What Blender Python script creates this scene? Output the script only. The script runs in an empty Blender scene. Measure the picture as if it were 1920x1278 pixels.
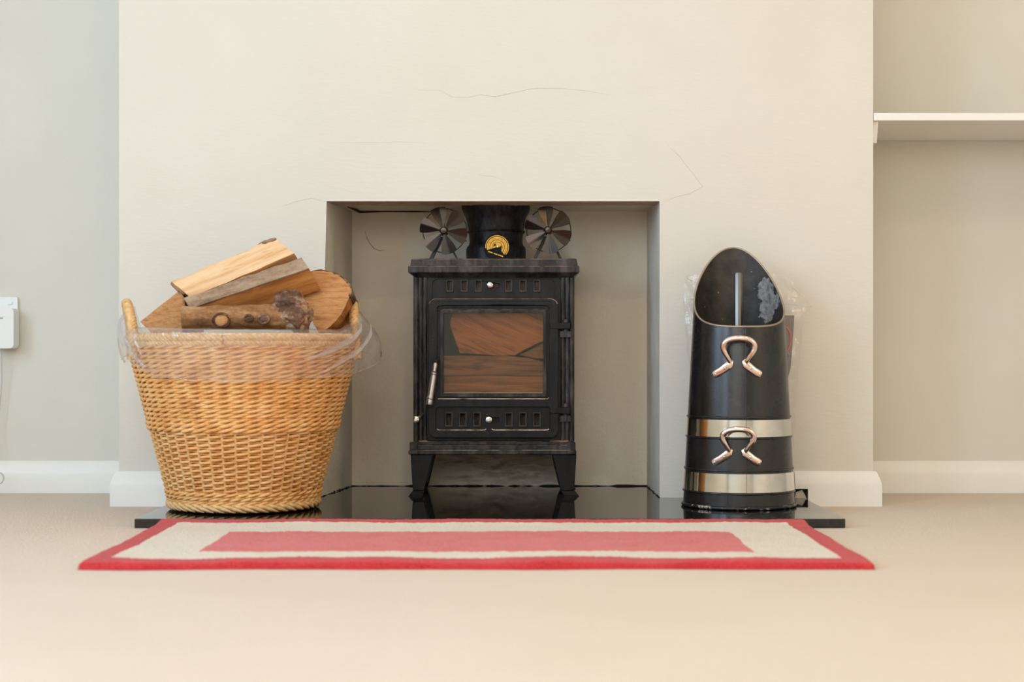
import bpy, bmesh, math, random
from mathutils import Vector, Matrix, noise
from mathutils.geometry import tessellate_polygon

random.seed(7)
PI = math.pi
SC = bpy.context.scene
COL = SC.collection

# ------------------------------------------------------------------ camera
CAM_D, F_PX, CAM_H, HOR = 3.5, 3027.0, 0.333, 660.0
cam_d = bpy.data.cameras.new('camera')
cam = bpy.data.objects.new('camera', cam_d)
COL.objects.link(cam)
cam.location = (0, -CAM_D, CAM_H)
cam.rotation_euler = (PI / 2, 0, 0)
cam_d.sensor_width = 36.0
cam_d.lens = F_PX / 1920 * 36.0
cam_d.shift_y = (HOR - 639.0) / 1920
cam_d.clip_start = 0.05
cam_d.dof.use_dof = True
cam_d.dof.focus_distance = 3.5
cam_d.dof.aperture_fstop = 3.6
SC.camera = cam

# ------------------------------------------------------------------ world, lights, exposure
SC.view_settings.view_transform = 'Standard'
SC.view_settings.look = 'None'
SC.view_settings.exposure = -0.2
SC.view_settings.gamma = 1.0
SC.view_settings.use_curve_mapping = False
SC.cycles.max_bounces = 7
SC.cycles.diffuse_bounces = 4
SC.cycles.glossy_bounces = 4
SC.cycles.transparent_max_bounces = 12
SC.cycles.caustics_reflective = False
SC.cycles.caustics_refractive = False
W = bpy.data.worlds.new('world')
SC.world = W
W.use_nodes = True
W.node_tree.nodes['Background'].inputs[0].default_value = (0.55, 0.72, 1.0, 1)
W.node_tree.nodes['Background'].inputs[1].default_value = 1.0

ROOM_L, ROOM_R, ROOM_B, ROOM_H = -2.4, 2.3, -5.0, 2.4


def area(name, loc, rot, sx, sy, power, color, shape='RECTANGLE', spread=PI):
    d = bpy.data.lights.new(name, 'AREA')
    d.shape = shape
    d.size = sx
    d.size_y = sy
    d.energy = power
    d.color = color
    d.spread = spread
    o = bpy.data.objects.new(name, d)
    COL.objects.link(o)
    o.location = loc
    o.rotation_euler = rot
    return o


# daylight through the two left-wall windows, and an added fill from the rear
area('daylight_left_window', (ROOM_L - 0.02, -1.95, 1.3), (0, -PI / 2, 0), 1.3, 1.1, 56, (0.52, 0.75, 1.0))
area('daylight_far_left_window', (ROOM_L - 0.02, -3.75, 1.3), (0, -PI / 2, 0), 1.3, 1.3, 72, (0.58, 0.78, 1.0))
area('added_rear_fill', (-0.5, ROOM_B - 0.02, 1.5), (PI / 2, 0, 0), 2.2, 1.3, 46, (1.0, 0.97, 0.94))
# warm recessed downlights in the ceiling
for lx, ly, pw in ((0.15, -0.55, 3.4), (-1.1, -1.7, 2.0), (1.35, -1.1, 2.2), (0.2, -2.6, 9.5), (1.4, -2.9, 9.0), (-1.1, -3.6, 5.0)):
    area('downlight', (lx, ly, ROOM_H - 0.012), (0, 0, 0), 0.09, 0.09, pw, (1.0, 0.77, 0.51), 'DISK')

# warm lamp standing at the right of the room
ld = bpy.data.lights.new('warm_lamp', 'POINT')
ld.energy = 13.0
ld.color = (1.0, 0.66, 0.32)
ld.shadow_soft_size = 0.12
lo = bpy.data.objects.new('warm_lamp', ld)
COL.objects.link(lo)
lo.location = (1.85, -1.9, 1.0)


# ------------------------------------------------------------------ helpers
def P(px, py, Y):
    k = (CAM_D + Y) / F_PX
    return Vector(((px - 960) * k, Y, CAM_H - (py - HOR) * k))


def PX(px, Y): return (px - 960) * (CAM_D + Y) / F_PX
def PZ(py, Y): return CAM_H - (py - HOR) * (CAM_D + Y) / F_PX


def rgb(r, g, b):
    def f(c):
        c /= 255.0
        return c / 12.92 if c <= 0.04045 else ((c + 0.055) / 1.055) ** 2.4
    return (f(r), f(g), f(b), 1.0)


ORG = {}


def tag(o, label=None, cat=None, group=None, kind=None):
    if label: o['label'] = label
    if cat: o['category'] = cat
    if group: o['group'] = group
    if kind: o['kind'] = kind
    return o


def thing(name, loc, label=None, cat=None, group=None, kind=None):
    o = bpy.data.objects.new(name, None)
    o.empty_display_size = 0.05
    COL.objects.link(o)
    o.location = loc
    ORG[o.name] = Vector(loc)
    return tag(o, label, cat, group, kind)


def org(parent):
    return ORG.get(parent.name, Vector((0, 0, 0))) if parent else Vector((0, 0, 0))


def add_bevel(o, w, seg=2):
    m = o.modifiers.new('bevel', 'BEVEL')
    m.width = w
    m.segments = seg
    m.limit_method = 'ANGLE'
    m.angle_limit = math.radians(40)
    m.harden_normals = False


def finish(me, mats, smooth):
    for m in (mats if isinstance(mats, (list, tuple)) else [mats]):
        me.materials.append(m)
    if smooth:
        me.shade_smooth()
        me.set_sharp_from_angle(angle=math.radians(smooth if smooth is not True else 38))


class MB:
    """collects geometry in world space; build() links it as one mesh object"""
    def __init__(s):
        s.v, s.f, s.m = [], [], []

    def add(s, verts, faces, mi=0):
        b = len(s.v)
        s.v += [Vector(p) for p in verts]
        for f in faces:
            s.f.append(tuple(i + b for i in f))
            s.m.append(mi)
        return s

    def box(s, x0, x1, y0, y1, z0, z1, mi=0):
        vs = [(x, y, z) for z in (z0, z1) for y in (y0, y1) for x in (x0, x1)]
        return s.add(vs, [(0, 2, 3, 1), (4, 5, 7, 6), (0, 1, 5, 4), (2, 6, 7, 3), (0, 4, 6, 2), (1, 3, 7, 5)], mi)

    def hexa(s, bottom, top, mi=0):
        return s.add(list(bottom) + list(top), [(3, 2, 1, 0), (4, 5, 6, 7), (0, 1, 5, 4), (1, 2, 6, 5), (2, 3, 7, 6), (3, 0, 4, 7)], mi)

    def plate(s, loops, y0, y1, mi=0):
        """loops of (x,z): first outer, then holes; extruded from y0 (front) to y1 (back)"""
        pts = [p for l in loops for p in l]
        tris = tessellate_polygon([[Vector((p[0], p[1], 0)) for p in l] for l in loops])
        n = len(pts)
        vs = [(p[0], y0, p[1]) for p in pts] + [(p[0], y1, p[1]) for p in pts]
        fs = []
        for t in tris:
            a, b, c = [Vector(pts[i]) for i in t]
            ar = (b - a).cross(c - a) if hasattr((b - a), 'cross') else 0
            ar = (b[0] - a[0]) * (c[1] - a[1]) - (b[1] - a[1]) * (c[0] - a[0])
            t = tuple(t) if ar > 0 else tuple(reversed(t))
            fs.append(t)
            fs.append(tuple(i + n for i in reversed(t)))
        k = 0
        for li, l in enumerate(loops):
            m = len(l)
            A = sum(l[i][0] * l[(i + 1) % m][1] - l[(i + 1) % m][0] * l[i][1] for i in range(m))
            ccw = (A > 0) == (li == 0)
            for i in range(m):
                a, b = k + i, k + (i + 1) % m
                fs.append((a, a + n, b + n, b) if ccw else (b, b + n, a + n, a))
            k += m
        return s.add(vs, fs, mi)

    def tube(s, pts, r, sides=8, closed=False, cap=True, flat=1.0, ref=None, mi=0):
        pts = [Vector(p) for p in pts]
        n = len(pts)
        rs = r if isinstance(r, (list, tuple)) else [r] * n
        rings, prev = [], None
        for i in range(n):
            if closed:
                t = pts[(i + 1) % n] - pts[i - 1]
            else:
                t = pts[min(i + 1, n - 1)] - pts[max(i - 1, 0)]
            if t.length < 1e-9: t = Vector((0, 0, 1))
            t.normalize()
            if ref is not None:
                u = Vector(ref) - Vector(ref).dot(t) * t
                if u.length < 1e-4: u = t.orthogonal()
            elif prev is None:
                u = t.orthogonal()
            else:
                u = prev - prev.dot(t) * t
                if u.length < 1e-6: u = t.orthogonal()
            u.normalize()
            prev = u
            w = t.cross(u)
            rings.append([pts[i] + (u * math.cos(a) * flat + w * math.sin(a)) * rs[i] for a in (2 * PI * k / sides for k in range(sides))])
        vs = [p for rg in rings for p in rg]
        fs = []
        for i in range(n if closed else n - 1):
            j = (i + 1) % n
            for k in range(sides):
                l = (k + 1) % sides
                fs.append((i * sides + k, i * sides + l, j * sides + l, j * sides + k))
        if cap and not closed:
            fs.append(tuple(reversed(range(sides))))
            fs.append(tuple((n - 1) * sides + k for k in range(sides)))
        return s.add(vs, fs, mi)

    def lathe(s, prof, c=(0, 0, 0), n=48, axis='z', mi=0, cap=False):
        c = Vector(c)
        vs, m = [], len(prof)
        for k in range(n):
            a = 2 * PI * k / n
            for r, h in prof:
                if axis == 'z': vs.append(c + Vector((r * math.cos(a), r * math.sin(a), h)))
                elif axis == 'y': vs.append(c + Vector((r * math.cos(a), h, -r * math.sin(a))))
                else: vs.append(c + Vector((h, r * math.cos(a), r * math.sin(a))))
        fs = []
        for k in range(n):
            l = (k + 1) % n
            for i in range(m - 1):
                fs.append((k * m + i, l * m + i, l * m + i + 1, k * m + i + 1))
        if cap:
            fs.append(tuple(k * m + m - 1 for k in range(n)))
            fs.append(tuple(k * m for k in reversed(range(n))))
        return s.add(vs, fs, mi)

    def mesh(s, name, origin):
        me = bpy.data.meshes.new(name)
        me.from_pydata([tuple(v - origin) for v in s.v], [], s.f)
        if any(s.m):
            me.polygons.foreach_set('material_index', s.m)
        me.update()
        return me

    def build(s, name, mats, parent=None, smooth=38, bevel=0, origin=None, seg=2):
        o0 = org(parent) if parent else (Vector(origin) if origin is not None else Vector((0, 0, 0)))
        me = s.mesh(name, o0)
        finish(me, mats, smooth)
        o = bpy.data.objects.new(name, me)
        COL.objects.link(o)
        if parent:
            o.parent = parent
            ORG[o.name] = o0
        else:
            o.location = o0
            ORG[o.name] = o0
        if bevel: add_bevel(o, bevel, seg)
        return o


def place(name, me, parent, loc, rot=(0, 0, 0), bevel=0, scale=None):
    """another object on shared mesh data, loc in world space"""
    o = bpy.data.objects.new(name, me)
    COL.objects.link(o)
    o.parent = parent
    o.location = Vector(loc) - org(parent)
    o.rotation_euler = rot
    if scale: o.scale = scale
    ORG[o.name] = Vector(loc)
    if bevel: add_bevel(o, bevel)
    return o


def rrect(x0, x1, z0, z1, r, n=5):
    pts = []
    for cx, cz, a0 in ((x1 - r, z0 + r, -PI / 2), (x1 - r, z1 - r, 0), (x0 + r, z1 - r, PI / 2), (x0 + r, z0 + r, PI)):
        for k in range(n + 1):
            a = a0 + PI / 2 * k / n
            pts.append((cx + r * math.cos(a), cz + r * math.sin(a)))
    return pts


def rect(x0, x1, z0, z1):
    return [(x0, z0), (x1, z0), (x1, z1), (x0, z1)]


def sweep_profile(mb, path, prof, mi=0):
    """plan path (x,y), profile (offset to the right of travel, z), mitred"""
    path = [Vector((p[0], p[1])) for p in path]
    n, m = len(path), len(prof)
    vs = []
    for i in range(n):
        d0 = (path[i] - path[i - 1]).normalized() if i > 0 else None
        d1 = (path[i + 1] - path[i]).normalized() if i < n - 1 else None
        if d0 is None: d0 = d1
        if d1 is None: d1 = d0
        n0, n1 = Vector((d0.y, -d0.x)), Vector((d1.y, -d1.x))
        b = (n0 + n1).normalized()
        b = b / max(0.2, b.dot(n0))
        for off, z in prof:
            q = path[i] + b * off
            vs.append((q.x, q.y, z))
    fs = []
    for i in range(n - 1):
        for k in range(m - 1):
            fs.append((i * m + k, (i + 1) * m + k, (i + 1) * m + k + 1, i * m + k + 1))
    fs.append(tuple(reversed(range(m))))
    fs.append(tuple((n - 1) * m + k for k in range(m)))
    mb.add(vs, fs, mi)


def nz(p, s=1.0, seed=0.0):
    return noise.noise(Vector((p[0] * s + seed, p[1] * s + seed * 1.7, p[2] * s - seed)))


# ------------------------------------------------------------------ materials
class N:
    def __init__(s, name):
        s.m = bpy.data.materials.new(name)
        s.m.use_nodes = True
        s.t = s.m.node_tree
        s.b = s.t.nodes['Principled BSDF']
        s.out = s.t.nodes['Material Output']
        s.tc = s.t.nodes.new('ShaderNodeTexCoord')

    def n(s, kind, **kw):
        o = s.t.nodes.new(kind)
        for k, v in kw.items():
            if hasattr(o, k) and not k.startswith('in_'): setattr(o, k, v)
        return o

    def link(s, a, b): s.t.links.new(a, b)

    def coords(s, scale=(1, 1, 1), rot=(0, 0, 0), loc=(0, 0, 0), src='Object'):
        m = s.n('ShaderNodeMapping')
        m.inputs['Scale'].default_value = scale
        m.inputs['Rotation'].default_value = rot
        m.inputs['Location'].default_value = loc
        s.link(s.tc.outputs[src], m.inputs['Vector'])
        return m.outputs['Vector']

    def noise(s, vec, scale=5, detail=4, rough=0.55, dist=0.0):
        o = s.n('ShaderNodeTexNoise')
        o.inputs['Scale'].default_value = scale
        o.inputs['Detail'].default_value = detail
        o.inputs['Roughness'].default_value = rough
        o.inputs['Distortion'].default_value = dist
        s.link(vec, o.inputs['Vector'])
        return o.outputs['Fac']

    def ramp(s, fac, stops):
        r = s.n('ShaderNodeValToRGB')
        e = r.color_ramp.elements
        while len(e) < len(stops): e.new(0.5)
        for i, (p, c) in enumerate(stops):
            e[i].position = p
            e[i].color = c if len(c) == 4 else (*c, 1)
        s.link(fac, r.inputs['Fac'])
        return r.outputs['Color']

    def mix(s, fac, a, b, mode='MIX'):
        o = s.n('ShaderNodeMix')
        o.data_type = 'RGBA'
        o.blend_type = mode
        for v, i in ((fac, 0), (a, 6), (b, 7)):
            if isinstance(v, (int, float)): o.inputs[i].default_value = v
            elif isinstance(v, tuple): o.inputs[i].default_value = v
            else: s.link(v, o.inputs[i])
        return o.outputs[2]

    def math(s, op, a, b=0.5, clamp=False):
        o = s.n('ShaderNodeMath')
        o.operation = op
        o.use_clamp = clamp
        for v, i in ((a, 0), (b, 1)):
            if isinstance(v, (int, float)): o.inputs[i].default_value = v
            else: s.link(v, o.inputs[i])
        return o.outputs[0]

    def base(s, c):
        if isinstance(c, tuple): s.b.inputs['Base Color'].default_value = c
        else: s.link(c, s.b.inputs['Base Color'])
        return s

    def set(s, rough=None, metal=None, spec=None, **kw):
        if rough is not None:
            if isinstance(rough, (int, float)): s.b.inputs['Roughness'].default_value = rough
            else: s.link(rough, s.b.inputs['Roughness'])
        if metal is not None: s.b.inputs['Metallic'].default_value = metal
        if spec is not None: s.b.inputs['Specular IOR Level'].default_value = spec
        for k, v in kw.items(): s.b.inputs[k.replace('_', ' ')].default_value = v
        return s

    def bump(s, h, strength=0.3, dist=0.002):
        b = s.n('ShaderNodeBump')
        b.inputs['Strength'].default_value = strength
        b.inputs['Distance'].default_value = dist
        s.link(h, b.inputs['Height'])
        s.link(b.outputs['Normal'], s.b.inputs['Normal'])
        return s


def wall_mat(name, col, col2, bump=0.25, streak=True):
    k = N(name)
    a = k.noise(k.coords((1, 1, 1)), 3.0, 5)
    k.base(k.ramp(a, [(0.3, col2), (0.65, col)]))
    f = k.noise(k.coords((14, 14, 60) if streak else (40, 40, 40)), 3.0, 5, 0.6)
    g = k.noise(k.coords((1, 1, 2.2)), 9.0, 3)
    h = k.math('ADD', k.math('MULTIPLY', f, 0.5), k.math('MULTIPLY', g, 1.4))
    k.set(0.62, 0, 0.3).bump(h, bump, 0.003)
    return k.m


M = {}
M['wall'] = wall_mat('matt_wall_paint', rgb(223, 218, 207), rgb(219, 213, 201))
M['alcove'] = wall_mat('alcove_wall_paint', rgb(222, 219, 208), rgb(218, 214, 202), 0.12, False)
M['ceiling'] = wall_mat('ceiling_paint', rgb(240, 238, 232), rgb(238, 236, 230), 0.1, False)

k = N('niche_plaster')
a = k.noise(k.coords(), 5.0, 5)
cb = k.ramp(a, [(0.3, rgb(230, 216, 192)), (0.65, rgb(237, 225, 204))])
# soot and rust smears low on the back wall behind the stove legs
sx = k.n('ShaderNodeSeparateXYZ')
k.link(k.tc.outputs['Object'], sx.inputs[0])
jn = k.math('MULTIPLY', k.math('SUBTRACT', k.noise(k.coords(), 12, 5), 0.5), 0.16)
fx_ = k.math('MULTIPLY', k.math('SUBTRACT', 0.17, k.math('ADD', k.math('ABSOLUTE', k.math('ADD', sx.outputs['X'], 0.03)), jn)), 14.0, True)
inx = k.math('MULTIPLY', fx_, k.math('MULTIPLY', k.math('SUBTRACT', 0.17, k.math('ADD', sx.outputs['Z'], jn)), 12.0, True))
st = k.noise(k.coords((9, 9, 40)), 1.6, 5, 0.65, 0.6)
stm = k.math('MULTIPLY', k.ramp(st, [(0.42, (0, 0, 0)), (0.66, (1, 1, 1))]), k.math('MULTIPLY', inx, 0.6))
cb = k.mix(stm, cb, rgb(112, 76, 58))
k.base(cb).set(0.75, 0, 0.2).bump(k.noise(k.coords(), 55, 6, 0.65), 0.5, 0.004)
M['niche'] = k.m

k = N('rough_reveal_plaster')
k.base(k.ramp(k.noise(k.coords(), 7, 6), [(0.3, rgb(214, 207, 192)), (0.7, rgb(226, 220, 207))]))
k.set(0.75, 0, 0.2).bump(k.noise(k.coords(), 40, 8, 0.7), 0.8, 0.005)
M['reveal'] = k.m

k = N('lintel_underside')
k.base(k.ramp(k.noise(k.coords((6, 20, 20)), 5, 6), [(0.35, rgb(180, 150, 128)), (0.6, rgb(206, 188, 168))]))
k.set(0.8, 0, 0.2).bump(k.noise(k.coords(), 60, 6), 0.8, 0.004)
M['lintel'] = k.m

k = N('plaster_crack_edge')
k.base(rgb(214, 205, 190)).set(0.7)
M['crack'] = k.m
k = N('dark_gap')
k.base(rgb(38, 32, 26)).set(0.9)
M['gap'] = k.m

k = N('white_gloss_paint')
k.base(k.ramp(k.noise(k.coords(), 6, 4), [(0.3, rgb(236, 234, 228)), (0.7, rgb(241, 239, 233))])).set(0.32)
M['gloss'] = k.m

k = N('beige_carpet_pile')
n1 = k.noise(k.coords(), 420, 3, 0.7)
n2 = k.noise(k.coords(), 3.5, 4)
c1 = k.ramp(n1, [(0.25, rgb(224, 203, 181)), (0.55, rgb(243, 225, 205)), (0.8, rgb(248, 234, 218))])
k.base(k.mix(0.12, c1, k.ramp(n2, [(0.35, rgb(214, 194, 170)), (0.7, rgb(242, 230, 214))])))
k.set(0.95, 0, 0.1).bump(k.math('ADD', n1, k.noise(k.coords(), 130, 3)), 0.7, 0.006)
k.set(Sheen_Weight=0.25, Sheen_Roughness=0.5)
M['carpet'] = k.m

k = N('polished_black_granite')
k.base(k.ramp(k.noise(k.coords(), 260, 2), [(0.45, rgb(12, 12, 13)), (0.75, rgb(40, 40, 42))])).set(0.09, 0, 0.6)
k.set(k.ramp(k.noise(k.coords(), 14, 5), [(0.35, (0.03,) * 3), (0.75, (0.08,) * 3)]))
k.set(IOR=1.6)
M['granite'] = k.m


def iron(name, c0, c1, r0, r1, sc=18, bump=0.3):
    k = N(name)
    a = k.noise(k.coords(), sc, 6, 0.65)
    b = k.noise(k.coords((3, 3, 0.7)), sc * 1.3, 6, 0.7)
    k.base(k.ramp(b, [(0.42, c0), (0.72, c1)]))
    k.set(k.ramp(a, [(0.3, (r0,) * 3), (0.7, (r1,) * 3)]), 0, 0.22)
    k.bump(k.noise(k.coords(), 240, 4, 0.6), bump, 0.0012)
    return k.m


M['iron'] = iron('black_cast_iron', rgb(13, 13, 13), rgb(34, 33, 32), 0.28, 0.42)
M['iron_worn_sheen'] = iron('worn_sheen_cast_iron', rgb(30, 29, 29), rgb(86, 81, 79), 0.26, 0.42, 12)  # worn iron, lightened further to carry highlights and window sheen
M['flue'] = iron('blackened_flue_iron', rgb(14, 14, 15), rgb(52, 48, 48), 0.32, 0.55, 26, 0.5)
M['vent_back'] = iron('brown_slide_plate', rgb(60, 48, 38), rgb(126, 104, 84), 0.4, 0.6, 60)  # brown plate behind the vent slots

k = N('highlight_line_metal')
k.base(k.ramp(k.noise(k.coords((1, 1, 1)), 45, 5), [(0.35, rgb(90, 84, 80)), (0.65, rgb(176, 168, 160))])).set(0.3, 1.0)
M['edge'] = k.m  # pale metal that puts the reflected edge highlights into the colour

k = N('polished_chrome')
k.base(rgb(222, 218, 212)).set(k.ramp(k.noise(k.coords(), 40, 4), [(0.3, (0.07,) * 3), (0.7, (0.2,) * 3)]), 1.0)
M['chrome'] = k.m
k = N('brushed_steel')
k.base(rgb(176, 171, 167)).set(0.36, 1.0)
M['steel'] = k.m
k = N('worn_nickel_over_copper')
k.base(k.ramp(k.noise(k.coords(), 75, 5, 0.65), [(0.30, rgb(240, 196, 172)), (0.5, rgb(242, 226, 216))])).set(0.15, 1.0)
M['nickel'] = k.m
k = N('chrome_band')
k.base(k.ramp(k.noise(k.coords(), 30, 5), [(0.3, rgb(206, 202, 194)), (0.7, rgb(228, 224, 216))])).set(k.ramp(k.noise(k.coords(), 30, 6), [(0.35, (0.05,) * 3), (0.75, (0.16,) * 3)]), 1.0)
M['band'] = k.m

k = N('black_enamel')
k.base(k.ramp(k.noise(k.coords(), 30, 5), [(0.4, rgb(20, 20, 21)), (0.75, rgb(34, 33, 33))]))
k.set(k.ramp(k.noise(k.coords(), 22, 6), [(0.3, (0.2,) * 3), (0.7, (0.33,) * 3)]), 0, 0.6)
M['enamel'] = k.m

k = N('chipped_black_enamel')
ch = k.ramp(k.noise(k.coords(), 95, 4), [(0.56, (0, 0, 0)), (0.62, (1, 1, 1))])
k.base(k.mix(ch, rgb(20, 20, 20), rgb(170, 160, 148))).set(0.4)
M['chipped'] = k.m

k = N('worn_rim_metal')
k.base(rgb(168, 152, 132)).set(0.35, 0.7)
M['rim'] = k.m

# inside of the scuttle: sooty black, a scuffed pale patch on the right
k = N('scuttle_lining')
sx = k.n('ShaderNodeSeparateXYZ')
k.link(k.tc.outputs['Object'], sx.inputs[0])
wv = k.noise(k.coords(), 34, 6, 0.7)
jx = k.math('MULTIPLY', k.math('SUBTRACT', wv, 0.5), 0.05)
dx = k.math('DIVIDE', k.math('ADD', k.math('SUBTRACT', sx.outputs['X'], 0.067), jx), 0.018)
dz = k.math('DIVIDE', k.math('ADD', k.math('SUBTRACT', sx.outputs['Z'], 0.425), jx), 0.050)
rr = k.math('ADD', k.math('MULTIPLY', dx, dx), k.math('MULTIPLY', dz, dz))
patch = k.math('MULTIPLY', k.math('LESS_THAN', rr, 1.0), k.ramp(k.noise(k.coords(), 120, 5), [(0.3, (0.35,) * 3), (0.6, (1, 1, 1))]))
soot = k.ramp(k.noise(k.coords(), 28, 6, 0.6), [(0.35, rgb(24, 22, 20)), (0.7, rgb(66, 60, 54))])
fleck = k.ramp(k.noise(k.coords(), 85, 2), [(0.72, (0, 0, 0)), (0.75, (1, 1, 1))])
k.base(k.mix(patch, k.mix(fleck, soot, rgb(130, 124, 100)), rgb(150, 150, 152))).set(0.55)
M['lining'] = k.m

k = N('woven_willow')
oi = k.n('ShaderNodeObjectInfo')
a = k.noise(k.coords((1, 1, 1)), 26, 4)
b = k.noise(k.coords((1, 1, 1)), 210, 3)
c = k.ramp(k.math('ADD', k.math('MULTIPLY', a, 0.7), k.math('MULTIPLY', b, 0.35)), [(0.30, rgb(194, 128, 64)), (0.50, rgb(231, 172, 102)), (0.72, rgb(243, 199, 138))])
k.base(c).set(0.42, 0, 0.45).bump(b, 0.25, 0.001)
M['willow'] = k.m
k = N('pale_willow')
b = k.noise(k.coords(), 120, 4)
k.base(k.ramp(b, [(0.3, rgb(204, 150, 90)), (0.7, rgb(236, 198, 144))])).set(0.42, 0, 0.45)
M['willow_pale'] = k.m


def wood(name, c0, c1, c2, along=5.0, across=70.0, bump=0.4, xs_=1.0):
    k = N(name)
    v = k.coords((across * xs_, across, along))
    a = k.noise(v, 1.0, 5, 0.6, 0.4)
    b = k.noise(k.coords((across * 3 * xs_, across * 3, along * 2)), 1.0, 3)
    g = k.noise(k.coords(), 9, 3)
    f = k.math('ADD', k.math('MULTIPLY', a, 0.75), k.math('MULTIPLY', b, 0.25))
    c = k.ramp(f, [(0.32, c0), (0.5, c1), (0.7, c2)])
    lines = k.noise(k.coords((across * .55 * xs_, across * .55, along * .5), loc=(3, 1, 2)), 1.0, 4, 0.6, 0.3)
    ln = k.ramp(lines, [(0.455, (0, 0, 0)), (0.48, (1, 1, 1)), (0.505, (0, 0, 0))])
    c = k.mix(k.math('MULTIPLY', ln, 0.38), c, c0)
    dk = tuple(v * .45 for v in c0[:3]) + (1.0,)
    c = k.mix(k.math('MULTIPLY', k.ramp(k.noise(k.coords((across * .4 * xs_, across * .4, along * .45), loc=(9, 4, 7)), 1.0, 5, 0.65, 0.5), [(0.66, (0, 0, 0)), (0.70, (1, 1, 1))]), 0.5), c, dk)
    k.base(k.mix(k.math('MULTIPLY', g, 0.35), c, c0)).set(0.7, 0, 0.25).bump(f, bump, 0.003)
    return k.m


M['wood_pale'] = wood('fresh_split_wood', rgb(206, 156, 106), rgb(236, 200, 156), rgb(246, 220, 184))
M['wood_orange'] = wood('orange_split_wood', rgb(146, 86, 40), rgb(198, 132, 70), rgb(218, 158, 94))
M['wood_end'] = wood('sawn_end_grain', rgb(150, 102, 60), rgb(196, 142, 92), rgb(212, 164, 114), 60, 150, 0.7, .35)
M['wood_end2'] = wood('sawn_end_streaked', rgb(150, 98, 54), rgb(204, 148, 94), rgb(220, 170, 116), 40, 130, 0.7, .14)


def bark(name, c0, c1, c2, sc=30):
    k = N(name)
    a = k.noise(k.coords((1, 1, 0.35)), sc, 6, 0.65, 0.3)
    b = k.noise(k.coords(), sc * 5, 4, 0.7)
    f = k.math('ADD', k.math('MULTIPLY', a, 0.8), k.math('MULTIPLY', b, 0.2))
    k.base(k.ramp(f, [(0.34, c0), (0.5, c1), (0.66, c2)])).set(0.8, 0, 0.2).bump(f, 0.8, 0.006)
    return k.m


M['bark'] = bark('mottled_bark', rgb(74, 46, 28), rgb(150, 108, 70), rgb(196, 160, 120))
M['bark_grey'] = bark('grey_bark', rgb(98, 76, 58), rgb(156, 130, 106), rgb(182, 160, 136))
M['bark_dark'] = bark('dark_knot_bark', rgb(46, 32, 24), rgb(104, 76, 58), rgb(190, 160, 128), 48)
M['burl'] = bark('burl_bark', rgb(40, 28, 22), rgb(116, 86, 68), rgb(214, 184, 150), 42)

k = N('fire_log_face')
v = k.coords((1, 1, 1), (0, math.radians(-24), 0))
wv = k.n('ShaderNodeMapping')
wv.inputs['Scale'].default_value = (9, 9, 85)
k.link(v, wv.inputs['Vector'])
f = k.noise(wv.outputs['Vector'], 1.0, 5, 0.6, 0.8)
k.base(k.ramp(f, [(0.3, rgb(120, 66, 28)), (0.48, rgb(186, 112, 52)), (0.7, rgb(208, 134, 66))])).set(0.6).bump(f, 0.4, 0.003)
M['fire_face'] = k.m
k = N('fire_log_side')
f = k.noise(k.coords((10, 30, 95)), 1.0, 6, 0.62, 0.8)
k.base(k.ramp(f, [(0.3, rgb(92, 58, 32)), (0.5, rgb(150, 102, 60)), (0.7, rgb(180, 128, 78))])).set(0.65).bump(f, 0.6, 0.004)
M['fire_side'] = k.m
k = N('fire_log_low')
f = k.noise(k.coords((7, 25, 80)), 1.0, 5, 0.6, 0.8)
k.base(k.ramp(f, [(0.3, rgb(104, 58, 22)), (0.5, rgb(160, 98, 44)), (0.7, rgb(196, 128, 64))])).set(0.6).bump(f, 0.4, 0.003)
M['fire_low'] = k.m


def film(name, tint, base_fac, rough):
    k = N(name)
    tr = k.n('ShaderNodeBsdfTransparent')
    tr.inputs['Color'].default_value = tint
    gl = k.n('ShaderNodeBsdfGlossy')
    gl.inputs['Roughness'].default_value = rough
    gl.inputs['Color'].default_value = (1, 1, 1, 1)
    df = k.n('ShaderNodeBsdfTranslucent')
    df.inputs['Color'].default_value = (0.9, 0.9, 0.92, 1)
    d2 = k.n('ShaderNodeBsdfDiffuse')
    d2.inputs['Color'].default_value = (0.9, 0.9, 0.92, 1)
    md = k.n('ShaderNodeMixShader')
    k.link(df.outputs[0], md.inputs[1]); k.link(d2.outputs[0], md.inputs[2])
    m1 = k.n('ShaderNodeMixShader')
    m1.inputs[0].default_value = base_fac
    k.link(tr.outputs[0], m1.inputs[1]); k.link(md.outputs[0], m1.inputs[2])
    fr = k.n('ShaderNodeLayerWeight')
    fr.inputs['Blend'].default_value = 0.5
    m2 = k.n('ShaderNodeMixShader')
    fc = k.math('ADD', k.math('MULTIPLY', k.math('POWER', fr.outputs['Facing'], 3.0), 0.55), 0.045)
    k.link(fc, m2.inputs[0])
    k.link(m1.outputs[0], m2.inputs[1]); k.link(gl.outputs[0], m2.inputs[2])
    k.t.nodes.remove(k.b)
    k.link(m2.outputs[0], k.out.inputs['Surface'])
    bp = k.n('ShaderNodeBump')
    bp.inputs['Strength'].default_value = 0.35
    bp.inputs['Distance'].default_value = 0.004
    k.link(k.noise(k.coords(), 45, 4, 0.6, 1.0), bp.inputs['Height'])
    for x in (gl, fr): k.link(bp.outputs['Normal'], x.inputs['Normal'])
    return k.m


M['film'] = film('clear_plastic_film', (0.98, 0.98, 0.985, 1), 0.15, 0.09)
M['film_fold'] = film('gathered_plastic_film', (0.97, 0.97, 0.98, 1), 0.17, 0.12)
M['film_glint'] = film('glint_plastic_film', (0.98, 0.98, 0.98, 1), 0.5, 0.1)  # whiter film, glints of the bag put into the colour
M['film_thin'] = film('thin_clear_film', (0.99, 0.99, 0.99, 1), 0.025, 0.06)

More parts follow.
